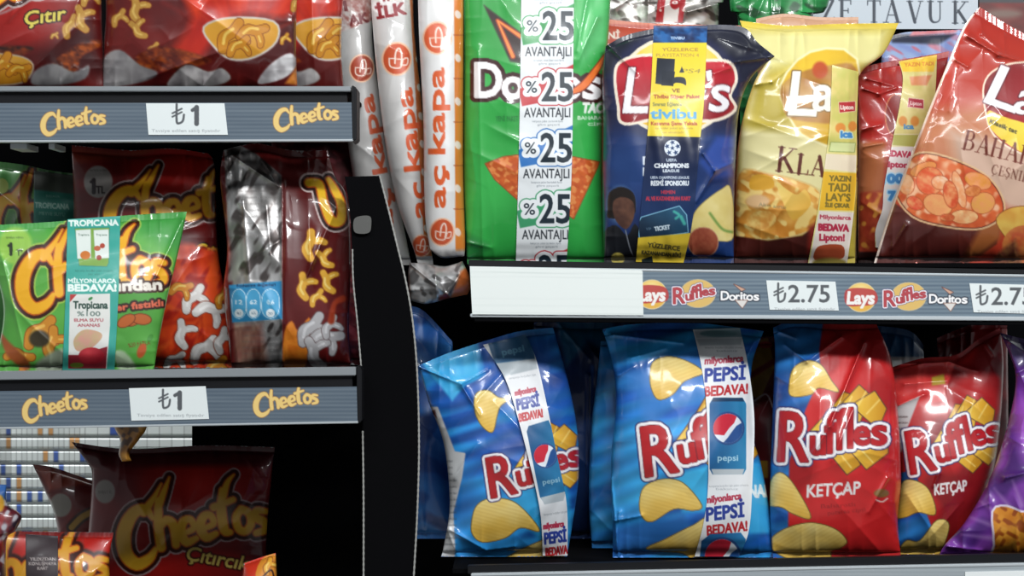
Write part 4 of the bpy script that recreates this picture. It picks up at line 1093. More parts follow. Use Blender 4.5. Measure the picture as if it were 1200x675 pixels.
c.ell(824, 284, 17, 17, mottle('a85a40', '90402e', 74, 7), [(1.2, 'c08868')]); c.stroke([(832, 250), (846, 268), (858, 272)], 3, '7a9a4a', soft=1)
c.poly([(820, 190), (836, 210), (858, 206), (862, 160), (840, 160)], '2a4a9a', soft=4)
nav = Bag('chip_bag', 'navy blue chip bag wearing a yellow and navy card strip', 'chip bag',
    [(710, 54), (706, 90), (707, 150), (706, 230), (708, yU(Y))], [(908, 66), (880, 92), (866, 130), (862, 190), (860, 250), (860, yU(Y))], T=[(732, 42), (765, 34), (810, 30), (868, 31), (888, 50)], Y=Y, th=.036, art=c, seed=75, back='22264a', seal=8, wr=1.1, tip=.012,
    creases=[(712, 52, 745, 84, 3, .008), (906, 66, 850, 74, 3, .008), (890, 60, 842, 44, 3, .006), (824, 180, 838, 200, 3, .006), (838, 200, 860, 190, 3, .005), (838, 200, 816, 236, 3, .006), (856, 80, 836, 86, 3, .004)])
c = Print(745, 20, 835, 325, 'e8cf3a', ss=3)
c.poly([(745, 20), (835, 20), (835, 50), (762, 50)], mottle('2a62a0', '1c2a50', 76, 10, 6)); c.text('TIVIBU', 794, 44.5, 3, 'bcd2ea', w=16, bold=.2)
c.text('YÜZLERCE', 797, 58, 4, 'a8804a', w=42, bold=.1); c.text('PLAYSTATION 4', 794, 64.5, 4, 'b08a52', w=50)
c.poly([(770, 68), (791, 69), (789, 101), (768, 98)], grad('20242e', '3c424c', 768, 68, 791, 100)); c.poly([(776, 82), (791, 84), (789, 101), (775, 100)], '2a2f38')
c.poly([(789, 91), (802, 91), (804, 100), (800, 98), (792, 97), (788, 99)], '30363f', smooth=3)
c.text('PS4', 810, 83, 5, '9a8a46', w=22, shear=.3); c.poly([(796, 85), (799, 78), (802, 85)], '3a4048')
c.text('VE', 792, 106, 4.5, '8a5a2c', w=9, bold=.25); c.text('Tivibu Süper Paket', 793, 113, 4.5, 'b0522c', w=54, bold=.3)
c.text('Sınırsız Eğlence', 782, 122, 4.4, '6a7048', w=34, bold=.15)
c.text('tivibu', 789, 133, 11.5, '4f9fcf', w=53, bold=.75); c.text('Kazanma Şansı Yakala', 790, 144.5, 4.2, 'b0522c', w=54, bold=.25)
c.text('ayrıntılar paket arkasında', 790, 150, 2.6, 'a8863a', w=44); c.text('yer almaktadır', 789, 155, 2.4, 'a8863a', w=26)
c.poly([(740, 159), (840, 161), (840, 270), (740, 280)], grad('101a38', '1a3a6e', 0, 160, 0, 280))
# ball of stars
c.ell(788, 173.5, 9.6, 9.6, 'dfe6ee')
for i in range(6):
    a = math.radians(90 + i * 60) if i < 5 else 0
for i in range(5):
    a = math.radians(90 + 72 * i); x_, y_ = 788 + 6.6 * math.cos(a), 173.5 - 6.6 * math.sin(a)
    st = [(x_ + (3.4 if k % 2 == 0 else 1.5) * math.cos(math.radians(90 + k * 36) + a), y_ - (3.4 if k % 2 == 0 else 1.5) * math.sin(math.radians(90 + k * 36) + a)) for k in range(10)]
    c.poly(st, '24406e')
c.poly([(788 + (3.0 if k % 2 == 0 else 1.3) * math.sin(k * math.pi / 5 + math.pi), 173.5 + (3.0 if k % 2 == 0 else 1.3) * math.cos(k * math.pi / 5 + math.pi)) for k in range(10)], '24406e')
c.text('UEFA', 787, 187.5, 3.4, 'c8d4e2', w=12, bold=.2); c.text('CHAMPIONS', 787, 194, 5, 'e6ecf2', w=40, bold=.5); c.text('LEAGUE', 786.5, 200, 3.2, 'd6dfe8', w=19, bold=.25)
c.text('UEFA CHAMPIONS LEAGUE', 785, 208, 3.2, 'd2dbe6', w=45, bold=.15); c.text('RESMİ SPONSORU', 785, 214.5, 5.6, 'e6ecf2', w=44, bold=.35)
c.text('HEMEN', 783, 225, 4, 'b0344a', w=16, bold=.3); c.text('AL VE KAZANDIRAN KART', 783, 232.5, 4.6, 'b0344a', w=52, bold=.4)
c.poly([(748, 262), (752, 255), (796, 242), (804, 252), (806, 272), (750, 280)], grad('2a5a7a', '16283e', 790, 244, 760, 280), [(1.2, '7ab0cc')], smooth=0)
c.text('TICKET', 776, 267, 5, 'd4e4ee', w=18, rot=8, bold=.4); c.text('VIP', 760, 268, 3, '7a96ac', w=6)
c.strokes([([(790, 248), (796, 252), (792, 256)], 3), ([(798, 254), (802, 262)], 4)], '4ab0a8', smooth=3, soft=1)
c.poly([(740, 279), (812, 273), (812, 320), (740, 320)], 'e0c23a', soft=.5)
c.text('YÜZLERCE', 778, 289, 5.5, '4a4630', w=38, rot=-7, bold=.25); c.text('KAZANANDAN BİRİ', 775, 297.5, 4.4, '4a4630', w=46, rot=-5, bold=.3)
c.poly([(752, 304), (764, 300), (766, 312), (752, 312)], '1f2a2c')
nav.strip('promotion_strip', [(766, 30), (763, 100), (758.5, 160), (750, 255), (745, 307)], [(829, 31), (825, 120), (821, 160), (812, 255), (801, 308)], c, step=.7, label='yellow and navy card strip', stiff=10)

# yellow bag
Y = .09
c = Print(850, 15, 1065, 325, mottle('b09c34', 'cdbb58', 78, 50, 60))
c.poly([(860, 20), (1060, 20), (1060, 34), (860, 34)], mottle('cdb02e', 'e0c840', 79, 40, 6))
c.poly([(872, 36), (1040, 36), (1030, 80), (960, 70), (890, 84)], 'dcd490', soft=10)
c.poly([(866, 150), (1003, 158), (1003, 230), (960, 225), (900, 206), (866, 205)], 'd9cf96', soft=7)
c.poly([(916, 100), (950, 62), (1003, 70), (1003, 168), (950, 162), (928, 140)], gradr('e9c53a', 'cba02a', 960, 95, 70), [(2.5, 'ece4b4')], smooth=3, soft=1)
c.poly([(916, 100), (940, 84), (975, 76), (1003, 80), (1003, 140), (930, 140), (917, 120)], mottle('c9a05a', 'a8702c', 80, 30, 20), smooth=4, soft=1.5)
c.ell(961, 82, 9, 10, 'b8502a', soft=2); 
c.glyphs([('L', 943, 108, 54, 32, -2), ('a', 966, 106, 46, 24, 0), ('y', 996, 112, 50, 22, 0)], 'eeeade', [(1.5, '8a6a3a')], bold=.9, shear=.08)
c.poly([(866, 204), (900, 204), (934, 212), (960, 226), (962, 260), (930, 276), (890, 280), (864, 272)], mottle('dca24a', 'c07a28', 81, 12, 10, 'e8c878'), [(2, 'd2b878')], smooth=4)
c.poly([(860, 276), (900, 282), (940, 276), (965, 258), (968, 325), (855, 325)], mottle('4a1a14', '381410', 82, 30), soft=1)
c.poly([(948, 266), (975, 250), (975, 325), (944, 325)], '7a2018', soft=4)
c.poly([(910, 214), (922, 222), (934, 228), (944, 222), (950, 240), (930, 258), (918, 238)], grad('ecd27a', 'dca840', 910, 214, 940, 250), smooth=4)
c.poly([(882, 206), (902, 206), (906, 220), (880, 222)], 'd8a030', smooth=4); c.ell(892, 258, 18, 11, mottle('e0c070', 'c88a3a', 4, 7), rot=10); c.ell(888, 236, 14, 8, 'cfa878', soft=2)
serif(c, 'KLASIK', 909, 200, 28, '5a2418', rot=-7, kx=.98, small=.8)
small_print(c, 'Altın sarısı', 905, 241, 32, 4.5, '6a6a4a', rot=-6)
yel = Bag('chip_bag', 'yellow chip bag reading KLASIK, shiny pale top, between the navy and dark red bags', 'chip bag',
    [(867, 24), (876, 45), (900, 66), (884, 96), (868, 150), (862, 210), (861, yU(Y))], [(1053, 27), (1036, 62), (1010, 84), (1004, 110), (1005, 200), (1002, yU(Y))], T=[(920, 30), (980, 28)], Y=Y, th=.032, art=c, seed=84, back='c8b048', seal=8, wr=.8, lean=.0, tip=.026,
    creases=[(880, 100, 905, 96, 3, .006), (905, 96, 925, 80, 3, .004), (918, 100, 918, 130, 4, .003), (890, 60, 940, 80, 4, .003)])
c = Print(940, 60, 1015, 325, mottle('d8cc7a', 'e2d890', 85, 12, 16), ss=3)
c.poly([(973, 80), (1006, 80), (1006, 170), (970, 170)], mottle('c9c468', 'dcc878', 86, 9, 12))
c.poly([(983, 120), (1002, 119), (1002, 130), (984, 132)], 'b83038', [(.7, 'ead8b0')], smooth=0); c.text('Lipton', 992.5, 125.5, 5, 'f0e4d8', w=15, bold=.3)
c.ell(985, 150, 6, 6, 'd88a3a', soft=1); c.ell(999, 148, 5, 6, 'd88a3a', soft=1); c.text('ica', 992, 157, 8, '3f86c0', w=13, bold=.8, out=[(1.2, 'c8dcc8')])
c.poly([(974, 167), (1002, 168), (1001, 178), (972, 177)], 'd8e0a0', [(1, '9aa860')], smooth=0)
c.poly([(968, 180), (1004, 182), (1003, 202), (966, 198)], 'e6d8bc')
c.poly([(965, 201), (1004, 203), (1001, 247), (960, 246)], 'e0b02c')
for i, (t, h_, w_) in enumerate((('YAZIN', 6.5, 25), ('TADI', 9.5, 25), ("LAY'S", 9, 28), ('İLE ÇIKAR', 4.6, 28))):
    c.text(t, 984.5 - i * 1.1, (209, 219.5, 231, 240.5)[i], h_, '7a6a2a', w=w_, bold=.5, rot=-2)
c.poly([(960, 247), (1001, 249), (998, 325), (945, 325)], 'e2d6cc')
c.text('Milyonlarca', 979, 254.5, 5, 'b23c52', w=36, bold=.3, rot=-2); c.text('BEDAVA', 977, 266.5, 8, 'b02c46', w=35, bold=.8, rot=-2); c.text('Lipton!', 975, 278, 8, 'b02c46', w=29, bold=.6, rot=-1)
c.poly([(956, 292), (965, 287), (986, 287), (990, 297), (984, 304), (955, 305)], 'a84a2c', smooth=3); c.ell(972, 308, 20, 6, '8a7a3a', soft=2)
yel.strip('promotion_strip', [(975, 76), (974, 110), (972, 150), (964, 210), (955, 265), (946, 312)], [(1006, 84), (1004, 150), (1003, 220), (998, 270), (992, 313)], c, step=.7, label='yellow tea promotion strip')

# dark red bag
Y = .125
c = Print(995, 40, 1125, 325, mottle('8e1c1a', 'a82420', 88, 40, 30))
c.poly([(1003, 165), (1040, 165), (1036, 225), (1003, 228)], 'a8623c', soft=5)
c.poly([(1003, 226), (1034, 226), (1034, 296), (1003, 296)], mottle('b0482a', '8e2c1c', 89, 10, 12, 'cf8a3a'), soft=2)
c.poly([(1003, 295), (1060, 295), (1060, 325), (1003, 325)], '2a100e', soft=1)
c.ell(1050, 135, 12, 24, '7a1814', [(1, 'c98a5a')])
dr = Bag('chip_bag', 'dark red chip bag half hidden between the yellow and the orange-red bags', 'chip bag',
    [(1004, 82), (1006, 150), (1005, 240), (1006, yU(Y))], [(1112, 60), (1104, 120), (1090, 220), (1084, yU(Y))], T=[(1030, 74), (1080, 66)], Y=Y, th=.026, art=c, seed=90, back='8a1c1a', seal=7, wr=1.3,
    creases=[(1016, 92, 1046, 100, 2.5, .006), (1012, 104, 1030, 110, 2, .006), (1030, 110, 1050, 103, 2, .005), (1010, 152, 1032, 146, 3, .007), (1012, 172, 1034, 168, 3, .006)])
c = Print(1020, 55, 1110, 325, mottle('c8c070', 'd8cc88', 91, 8, 10), ss=2.5)
c.poly([(1050, 60), (1100, 58), (1094, 84), (1058, 84)], 'e0bc3c'); c.text('YAZIN TADI', 1077, 75, 4.5, 'c87a3a', w=34, bold=.2, rot=3)
c.poly([(1066, 90), (1092, 88), (1086, 100), (1068, 100)], 'd0885a', soft=1)
c.poly([(1065, 115), (1082, 117), (1082, 127), (1064, 125)], 'a8243a', [(.8, 'e0c8b0')]); c.text('Lipton', 1073.5, 121, 4.4, 'f0e4dc', w=13, bold=.2, rot=-6)
c.ell(1058, 142, 5, 6, 'cf8a3a', soft=1); c.ell(1072, 142, 5, 6, 'cf8a3a', soft=1); c.text('ica', 1065, 148, 6, '4a8ab8', w=11, bold=.6)
c.poly([(1047, 158), (1078, 158), (1072, 172), (1046, 170)], 'a8a850', [(1.2, 'd8cfa0')])
c.poly([(1036, 172), (1082, 172), (1060, 260), (1028, 310), (1024, 250)], 'dcd8d4')
c.text('BEDAVA', 1052, 180, 7, 'b02c4a', w=34, bold=.6, rot=-4); c.text('Lipton', 1050, 192.5, 7, 'b02c4a', w=28, bold=.5, rot=-3)
c.text('100', 1046, 209, 10, '3f86c0', w=24, bold=1.2, out=[(1.6, 'a8d4ea')]); c.text('7', 1045, 229, 10, '3f86c0', w=7, bold=1.2, out=[(1.6, 'a8d4ea')])
dr.strip('promotion_strip', [(1053, 72), (1058, 92), (1054, 125), (1046, 165), (1036, 220), (1034, 245), (1026, 270), (1026, 290)], [(1098, 64), (1096, 110), (1088, 170), (1068, 240), (1040, 285), (1036, 292)], c, step=.75, label='yellow and white tea promotion strip')

# orange-red bag in front
Y = .05
c = Print(1010, 0, 1260, 325, gradv('a82418', 'b83a24', 10, 130))
c.poly([(1060, 135), (1160, 120), (1260, 170), (1260, 270), (1180, 235), (1070, 180)], 'b87048', soft=16)
c.poly([(1110, 150), (1240, 180), (1250, 260), (1180, 246), (1120, 190)], 'cba994', soft=12)
c.poly([(1156, 130), (1154, 100), (1168, 82), (1200, 74), (1260, 80), (1260, 190), (1200, 180), (1166, 158)], grad('7a1418', 'a82028', 1150, 80, 1200, 160), [(2.2, 'ecd8c0')], smooth=4)
c.poly([(1158, 130), (1180, 138), (1260, 165), (1260, 200), (1196, 178), (1162, 152)], gradr('f0d84a', 'e0b830', 1200, 150, 60), smooth=4)
c.glyphs([('L', 1182, 103, 50, 38, -20), ('a', 1208, 114, 44, 26, -20)], 'f0eef0', [(1.4, '5a0e18')], bold=.9, shear=.1)
c.text('Klasik tat', 1176, 148, 5, '3f3a1c', w=34, rot=-22, bold=.3)
serif(c, 'BAHARAT', 1127, 174, 22, '6a2a1c', rot=-14, kx=.92, small=.95)
serif(c, 'ÇEŞNILI', 1161, 203, 11, '6a3a2c', rot=-14, kx=.92)
bowl = [(1050, 222), (1062, 196), (1078, 181), (1110, 186), (1150, 204), (1170, 226), (1174, 250), (1150, 266), (1110, 264), (1070, 252)]
c.poly([(1046, 236), (1060, 246), (1100, 264), (1140, 270), (1172, 256), (1176, 246), (1168, 286), (1136, 308), (1090, 325), (1020, 325)], mottle('4a1814', '5a2018', 92, 30), soft=1)
c.poly([(1148, 268), (1176, 248), (1172, 280), (1142, 304), (1128, 306)], 'a05a2c', soft=5)
c.poly(bowl, mottle('d86a34', 'c2481e', 93, 14, 12, 'e8b088'), [(3.2, 'd8b084'), (1, '5a2014')], smooth=4)
for (x, y, rx, ry, cl, rt) in ((1082, 198, 16, 7, 'e08a40', 20), (1062, 216, 9, 12, 'e6b088', 10), (1090, 212, 16, 16, 'd8552a', 0), (1102, 214, 10, 8, 'e8c0a0', -10), (1146, 212, 16, 9, 'd88a34', -20), (1099, 240, 17, 12, 'e0a060', -20), (1072, 238, 10, 7, 'd4472a', -30), (1124, 222, 6, 22, 'e6b48a', 15), (1152, 238, 14, 12, 'dc9a4c', 20), (1130, 254, 16, 8, 'e8b880', 0), (1114, 228, 8, 16, 'c9481e', 10), (1110, 255, 8, 4, 'c04a20', 0), (1140, 224, 9, 6, 'b8601c', 10)):
    c.ell(x, y, rx, ry, mottle(cl, 'e0905a', int(x) % 40, 6, 5), [(.8, 'a84a20')], rot=rt)
c.poly([(1168, 256), (1196, 242), (1260, 250), (1260, 300), (1196, 300), (1180, 280)], mottle('c98a34', 'd8b050', 94, 14), [(1, '8a4a20')], smooth=4)
c.ell(1200, 290, 26, 26, mottle('b8502c', 'c8783c', 95, 9)); c.poly([(1166, 300), (1190, 280), (1200, 320), (1160, 320)], mottle('6a3426', '8a5a34', 96, 4), soft=3)
c.stroke([(1149, 6), (1129, 34), (1101, 100), (1069, 180), (1043, 250), (1025, 308)], 3.4, 'e8d8cc', smooth=4)
Bag('chip_bag', 'large orange-red chip bag reading BAHARAT with a bowl picture, at the right edge', 'chip bag',
    [(1148, 8), (1128, 34), (1100, 100), (1068, 180), (1042, 250), (1024, yU(Y))], [(1250, 60), (1248, 150), (1250, 240), (1246, yU(Y))], T=[(1176, 26), (1210, 44)], Y=Y, th=.036, art=c, seed=97, back='b84432', seal=10, wr=.8, tip=.012,
    creases=[(1134, 42, 1170, 64, 3, .008), (1170, 64, 1200, 72, 4, .007), (1120, 70, 1134, 78, 3, .005), (1106, 90, 1062, 240, 3, .004), (1122, 80, 1112, 130, 3, .003), (1062, 264, 1046, 290, 3, .005), (1150, 40, 1172, 58, 3, .004)])

# behind them
Y = .185
c = Print(1020, 20, 1150, 325, mottle('7a8cc0', '8ea6cc', 98, 26, 7, 'b06a80'))
c.poly([(1040, 40), (1120, 40), (1100, 52), (1046, 50)], '2a2e40', soft=2); c.poly([(1070, 36), (1125, 32), (1120, 38), (1066, 42)], 'c86a74', soft=1.5)
Bag('chip_bag', 'pale blue and pink bag behind the dark red one, only its crumpled top visible', 'chip bag',
    [(1034, 46), (1032, 120), (1034, yU(Y))], [(1132, 34), (1128, 100), (1126, yU(Y))], T=[(1060, 38), (1100, 36)], Y=Y, th=.022, art=c, seed=99, back='8a98b8', wr=1.6, seal=5)
Y = .215
c = Print(840, -60, 990, 330, mottle('1e7a3c', '2c9a50', 100, 22, 10, '0f4a24'))
Bag('snack_bag', 'glossy green crumpled bag standing behind the navy and yellow bags', 'snack bag',
    [(853, -50), (856, 10), (866, 40), (868, yU(Y))], [(978, -50), (972, 0), (966, 14), (950, 40), (952, yU(Y))], Y=Y, th=.030, art=c, seed=101, back='1e6a38', wr=2.5)
Y = .245
c = Print(900, 0, 1060, 330, 'c89a7a')
Bag('snack_bag', 'beige-orange bag edge showing just above the yellow bag', 'snack bag',
    [(886, 22), (888, 100), (890, yU(Y))], [(1006, 20), (1004, 100), (1004, yU(Y))], T=[(920, 16), (960, 20)], Y=.158, th=.010, art=c, seed=102, back='b08a6a', wr=.7, seal=4)
Y = .205
foild = lambda X, Y_: np.concatenate([mottle('9a9690', 'd6d4d0', 103, 16, 8, '5c5450')(X, Y_), np.full(X.shape + (1,), .6)], -1)
c = Print(700, -60, 860, 330, foild)
c.poly([(778, -60), (812, -60), (800, 26), (768, 26)], 'a8282e'); c.poly([(786, -60), (804, -60), (794, 26), (777, 26)], 'd8d2cc'); c.ell(791, 4, 6, 7, 'a8282e'); c.text('o', 791, 2, 5, 'e8e0dc', w=6, bold=.4)
c.text('★', 775, 12, 4, 'e8c8c0') if False else c.ell(774, 12, 1.6, 1.6, 'e8c8c0'); c.ell(801, 12, 1.6, 1.6, 'e8c8c0')
Bag('foil_packet', 'silver foil packet with a red and white band, lying behind the navy bag', 'foil packet',
    [(706, -50), (708, 20), (712, yU(Y))], [(852, -50), (848, 0), (842, 30), (846, yU(Y))], Y=Y, th=.026, art=c, seed=104, wr=2.6, seal=0, creases=[(806, 14, 850, 2, 4, .008), (720, 10, 750, -10, 4, .006)])
# sign
c = Print(930, -40, 1150, 40, 'c3ccd4', ss=2.5)
serif(c, 'ET TAVUK', 984, 27 - 1, 26, '27313f', rot=-1, kx=.98) if False else None
for ch, x in (('Z', 962), ('E', 983), ('T', 1016), ('A', 1036), ('V', 1064), ('U', 1087), ('K', 1116)):
    serif(c, ch, x, 25.5 + (x - 980) * .012, 25, '27313f', kx={'Z': 1.0, 'E': 1.0, 'T': .92, 'A': .95, 'V': .9, 'U': .95, 'K': .95}[ch])
o = plate('shop_sign', [(936, -36), (938, 34)], [(1146, -36), (1146, 34)], None, None, lambda X, Y_: .300 + 0 * X, c, thick=.004, step=.8, origin=at(1040, 34, .3))
tag(o, 'pale blue-grey sign with dark letters ZE TAVUK behind the chip bags', 'sign')
c = Print(1140, -40, 1290, 80, mottle('5a1c18', '7a2420', 105, 20, 10)); c.poly([(1140, -40), (1290, -40), (1290, 4), (1140, 3)], '3c3c40', soft=1); c.ell(1176, 16, 22, 6, '7a6258', soft=5)
o = plate('shop_sign', [(1147.5, -36), (1147.5, 76)], [(1286, -36), (1286, 76)], None, None, lambda X, Y_: .300 + 0 * X, c, thick=.004, step=1.5, origin=at(1200, 76, .3))
tag(o, 'dark red sign panel with grey top bar at the top right corner', 'sign')
# ------------------------------------------------------------------ lower right shelf
zR = at(0, 668, 0)[2]
def yR(Y): return py_of(zR + .0015, Y)
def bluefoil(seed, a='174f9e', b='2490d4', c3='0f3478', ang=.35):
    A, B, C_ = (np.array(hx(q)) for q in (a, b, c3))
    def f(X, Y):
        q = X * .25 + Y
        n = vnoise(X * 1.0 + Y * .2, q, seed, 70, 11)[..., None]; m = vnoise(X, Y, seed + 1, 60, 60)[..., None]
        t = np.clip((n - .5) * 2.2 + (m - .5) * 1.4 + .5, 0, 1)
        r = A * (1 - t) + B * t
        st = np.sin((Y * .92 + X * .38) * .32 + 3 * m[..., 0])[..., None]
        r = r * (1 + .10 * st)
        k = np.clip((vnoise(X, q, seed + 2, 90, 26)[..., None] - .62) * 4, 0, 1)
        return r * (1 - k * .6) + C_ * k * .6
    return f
# far dark blue bags
Y = .19
c = Print(470, 350, 560, 700, mottle('1d4f94', '2f74b8', 110, 30, 30, '153a78'))
Bag('chip_bag', 'dark blue chip bag standing close to the black side panel, behind the leaning blue bag', 'chip bag',
    [(474, 358), (472, 480), (470, yR(Y))], [(530, 400), (536, 480), (538, yR(Y))], T=[(496, 364)], Y=Y, th=.028, art=c, seed=111, back='1d4f94', wr=1.2)
Y = .19
c = Print(615, 360, 745, 690, mottle('15294f', '1d3c74', 112, 40, 60, '101d3c'))
c.poly([(650, 372), (720, 372), (720, 420), (690, 400), (664, 430)], mottle('1f5f88', '2a7a9a', 113, 20, 14), soft=4)
c.stroke([(694, 430), (692, 660)], 3, '2d68b4', soft=2, smooth=0)
Bag('chip_bag', 'dark navy blue chip bag standing back between the two blue bags with drink strips', 'chip bag',
    [(626, 374), (622, 480), (620, yR(Y))], [(738, 376), (734, 480), (736, yR(Y))], T=[(680, 378)], Y=Y, th=.028, art=c, seed=114, back='1a3a70', wr=1.5,
    creases=[(655, 380, 690, 420, 6, .006), (690, 440, 688, 640, 2, .005)])
# leaning blue bag
Y = .07
def chipart(c, lst):
    for i, p in enumerate(lst): ridged_chip(c, p, seed=i + 3, ang=(20, -15, 30, 5)[i % 4])
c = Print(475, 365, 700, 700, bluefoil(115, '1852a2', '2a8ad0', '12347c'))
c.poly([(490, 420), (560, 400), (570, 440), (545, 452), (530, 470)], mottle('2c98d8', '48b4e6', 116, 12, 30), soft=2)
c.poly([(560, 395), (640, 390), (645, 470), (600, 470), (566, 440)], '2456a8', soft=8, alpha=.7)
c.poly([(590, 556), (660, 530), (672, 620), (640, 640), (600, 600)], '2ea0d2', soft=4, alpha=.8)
c.poly([(500, 478), (512, 478), (532, 530), (544, 532), (540, 560), (530, 600), (532, 640), (530, 690), (508, 690), (509, 560), (505, 510)], mottle('b4b6b8', 'cfd1d2', 117, 12, 30), [(1.4, 'c8c0c0')], soft=.6)
c.poly([(504, 482), (510, 480), (512, 490)], '5a1a1c')
for i in range(16): small_print(c, 'patates cipsi içindekiler patates bitkisel', 523 - (i < 3) * 5, 540 + i * 7.5, 24, 2.6, '4a4e54', rot=-2, alpha=.8)
chipart(c, [[(556, 470), (560, 460), (572, 458), (584, 466), (595, 468), (586, 476), (582, 488), (577, 506), (566, 500), (558, 486)],
            [(553, 612), (558, 594), (572, 585), (596, 586), (614, 598), (632, 622), (610, 618), (592, 630), (566, 635), (554, 626)],
            [(582, 664), (600, 650), (634, 634), (660, 626), (650, 690), (590, 690)]])
ridge_logo(c, M2(567, 534, 1.14, 1.05, rot=14), red='b01f26')
c.glyphs([('e', 656, 508, 22, 13, -6), ('s', 668, 514, 22, 12, -8)], 'b01f26', [(3.4, 'e9e4ea'), (1, '5a1020')], bold=1.6, shear=.1) if False else None
leanb = Bag('chip_bag', 'blue chip bag leaning to the left, white drink strip running down its front', 'chip bag',
    [(491, 428), (502, 470), (520, 520), (527, 590), (520, 640), (517, yR(Y))], [(648, 384), (664, 440), (676, 500), (678, 560), (670, 620), (664, yR(Y))],
    T=[(530, 412), (580, 396), (610, 388)], Y=Y, th=.036, art=c, seed=118, back='2468b4', seal=7, wr=1.0, yaw=.01,
    creases=[(492, 430, 540, 450, 2.4, .008), (540, 450, 572, 433, 2.4, .005), (540, 450, 562, 486, 2.4, .006), (526, 620, 570, 645, 4, .007), (570, 645, 605, 640, 5, .006), (532, 560, 560, 520, 5, .005), (520, 610, 540, 660, 4, .006)])
def cola_strip(c, cx, y0, w, slope=0, can_h=86, parts=('txt', 'can', 'txt', 'can'), rot=0, gap=None):
    pass
def wordblock(c, cx, y, w, rot, k=1.0):
    a = math.radians(rot)
    def at_(dy): return cx + dy * math.sin(a) * 1.0, y + dy * math.cos(a)
    x_, y_ = at_(-17 * k); c.text('milyonlarca', x_, y_, 7.5 * k, 'b0304a', w=w * .9, bold=.5, rot=rot, shear=.15)
    x_, y_ = at_(-2 * k); c.text('PEPSİ', x_, y_, 14.5 * k, '2c3f94', w=w * .94, bold=.8, rot=rot, shear=.1)
    x_, y_ = at_(15 * k); c.text('BEDAVA!', x_, y_, 10.5 * k, 'b8282e', w=w * 1.0, bold=.6, rot=rot, shear=.1)
c = Print(560, 385, 690, 700, 'dddfe2', ss=3)
c.poly([(566, 385), (622, 385), (628, 428), (584, 438)], '2c5a80', soft=.5); c.text('pepsi', 601, 410, 8, '5f93b0', w=26, rot=12, bold=.4)
c.poly([(580, 426), (628, 420), (630, 432), (588, 442)], 'a4aeb4', soft=1)
small_print(c, 'kampanya koşulları için', 612, 441, 32, 2.6, '8a9096', rot=8)
wordblock(c, 619, 473, 28, 12, .92)
cola_can(c, 631, 498, 588, 36, rot=0) if False else None
M = M2(630, 497, .84, 1, rot=12)
c.poly([(-13, 0), (16, -2), (18, 6), (19, 84), (13, 92), (-14, 92), (-18, 84), (-17, 6)], grad('1d4f80', '2a76a4', 615, 540, 650, 540), M=M)
c.poly([(-17, 85), (19, 84), (13, 94), (-14, 94)], 'aeb8be', M=M)
q = M((1, 38)); cola_globe(c, q[0], q[1], 13, rot=48); q = M((2, 68)); c.text('pepsi', q[0], q[1], 6, '8fb8cc', w=20, rot=10, bold=.2)
small_print(c, 'kampanya koşulları için paket', 652, 601, 30, 2.6, '8a9096', rot=8)
wordblock(c, 651, 631, 27, 8, .95)
c.poly([(638, 660), (664, 656), (666, 690), (636, 690)], '2c5a80')
leanb.strip('promotion_strip', [(566, 404), (590, 440), (604, 480), (620, 540), (633, 600), (636, yR(.07) - 1)], [(616, 392), (628, 420), (640, 470), (652, 530), (664, 590), (665, yR(.07) - 1)], c, step=.7, label='white drink promotion strip', stiff=10, lift=.0065)

# middle blue bag
Y = .065
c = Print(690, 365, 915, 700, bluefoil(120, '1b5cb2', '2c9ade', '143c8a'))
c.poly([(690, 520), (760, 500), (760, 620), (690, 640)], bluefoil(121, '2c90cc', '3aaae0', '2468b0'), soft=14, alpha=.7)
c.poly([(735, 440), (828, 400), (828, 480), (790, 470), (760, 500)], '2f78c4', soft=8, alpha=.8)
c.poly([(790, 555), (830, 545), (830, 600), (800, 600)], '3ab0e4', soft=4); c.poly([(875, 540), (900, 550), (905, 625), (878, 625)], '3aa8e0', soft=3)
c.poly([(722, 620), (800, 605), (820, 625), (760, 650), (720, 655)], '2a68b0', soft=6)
chipart(c, [[(762, 440), (766, 424), (784, 418), (806, 424), (824, 436), (812, 442), (800, 448), (788, 462), (772, 468), (764, 456)],
            [(750, 586), (756, 570), (776, 562), (800, 566), (822, 592), (812, 598), (790, 596), (764, 611), (752, 604)],
            [(758, 644), (780, 632), (812, 616), (830, 610), (826, 664), (800, 648)], ])
ridge_logo(c, M2(748, 497, 1.42, 1.30, rot=12), red='b81f26')
c.text('SADE', 888, 576, 11, 'e4eef6', w=28, bold=.6) if False else c.text('NAL', 890, 575, 15, 'dceaf4', w=24, bold=.8, rot=3)
midb = Bag('chip_bag', 'upright bright blue chip bag with white drink strip, centre of the lower right shelf', 'chip bag',
    [(706, 386), (716, 420), (722, 470), (716, 540), (718, 620), (718, yR(Y))], [(895, 388), (881, 430), (880, 500), (892, 545), (902, 600), (906, yR(Y))], T=[(740, 380), (806, 378), (850, 382)],
    Y=Y, th=.038, art=c, seed=122, back='2468b4', seal=9, wr=1.15, tip=.012,
    creases=[(716, 392, 800, 402, 3, .006), (740, 420, 780, 408, 5, .006), (724, 440, 742, 430, 4, .006), (720, 610, 752, 604, 3, .006), (716, 560, 726, 660, 2, .007), (884, 400, 870, 430, 4, .006), (726, 600, 722, 640, 3, .006)])
c = Print(800, 375, 895, 700, 'e6e9ec', ss=3)
c.poly([(812, 380), (868, 380), (870, 395), (816, 396)], grad('c4ccd2', '8fb0bc', 812, 382, 870, 394)); c.ell(842, 391, 22, 4, '7fa6ae', soft=1); c.poly([(816, 397), (870, 396), (868, 404), (820, 405)], 'bcc6cc', soft=1)
small_print(c, 'kampanya koşulları için paket arkasına', 848, 407, 44, 2.6, '9aa0a6'); small_print(c, 'bakınız', 852, 411, 24, 2.4, '9aa0a6')
wordblock(c, 850, 440, 50, 4, 1.12)
cola_can(c, 853, 466, 556, 43)
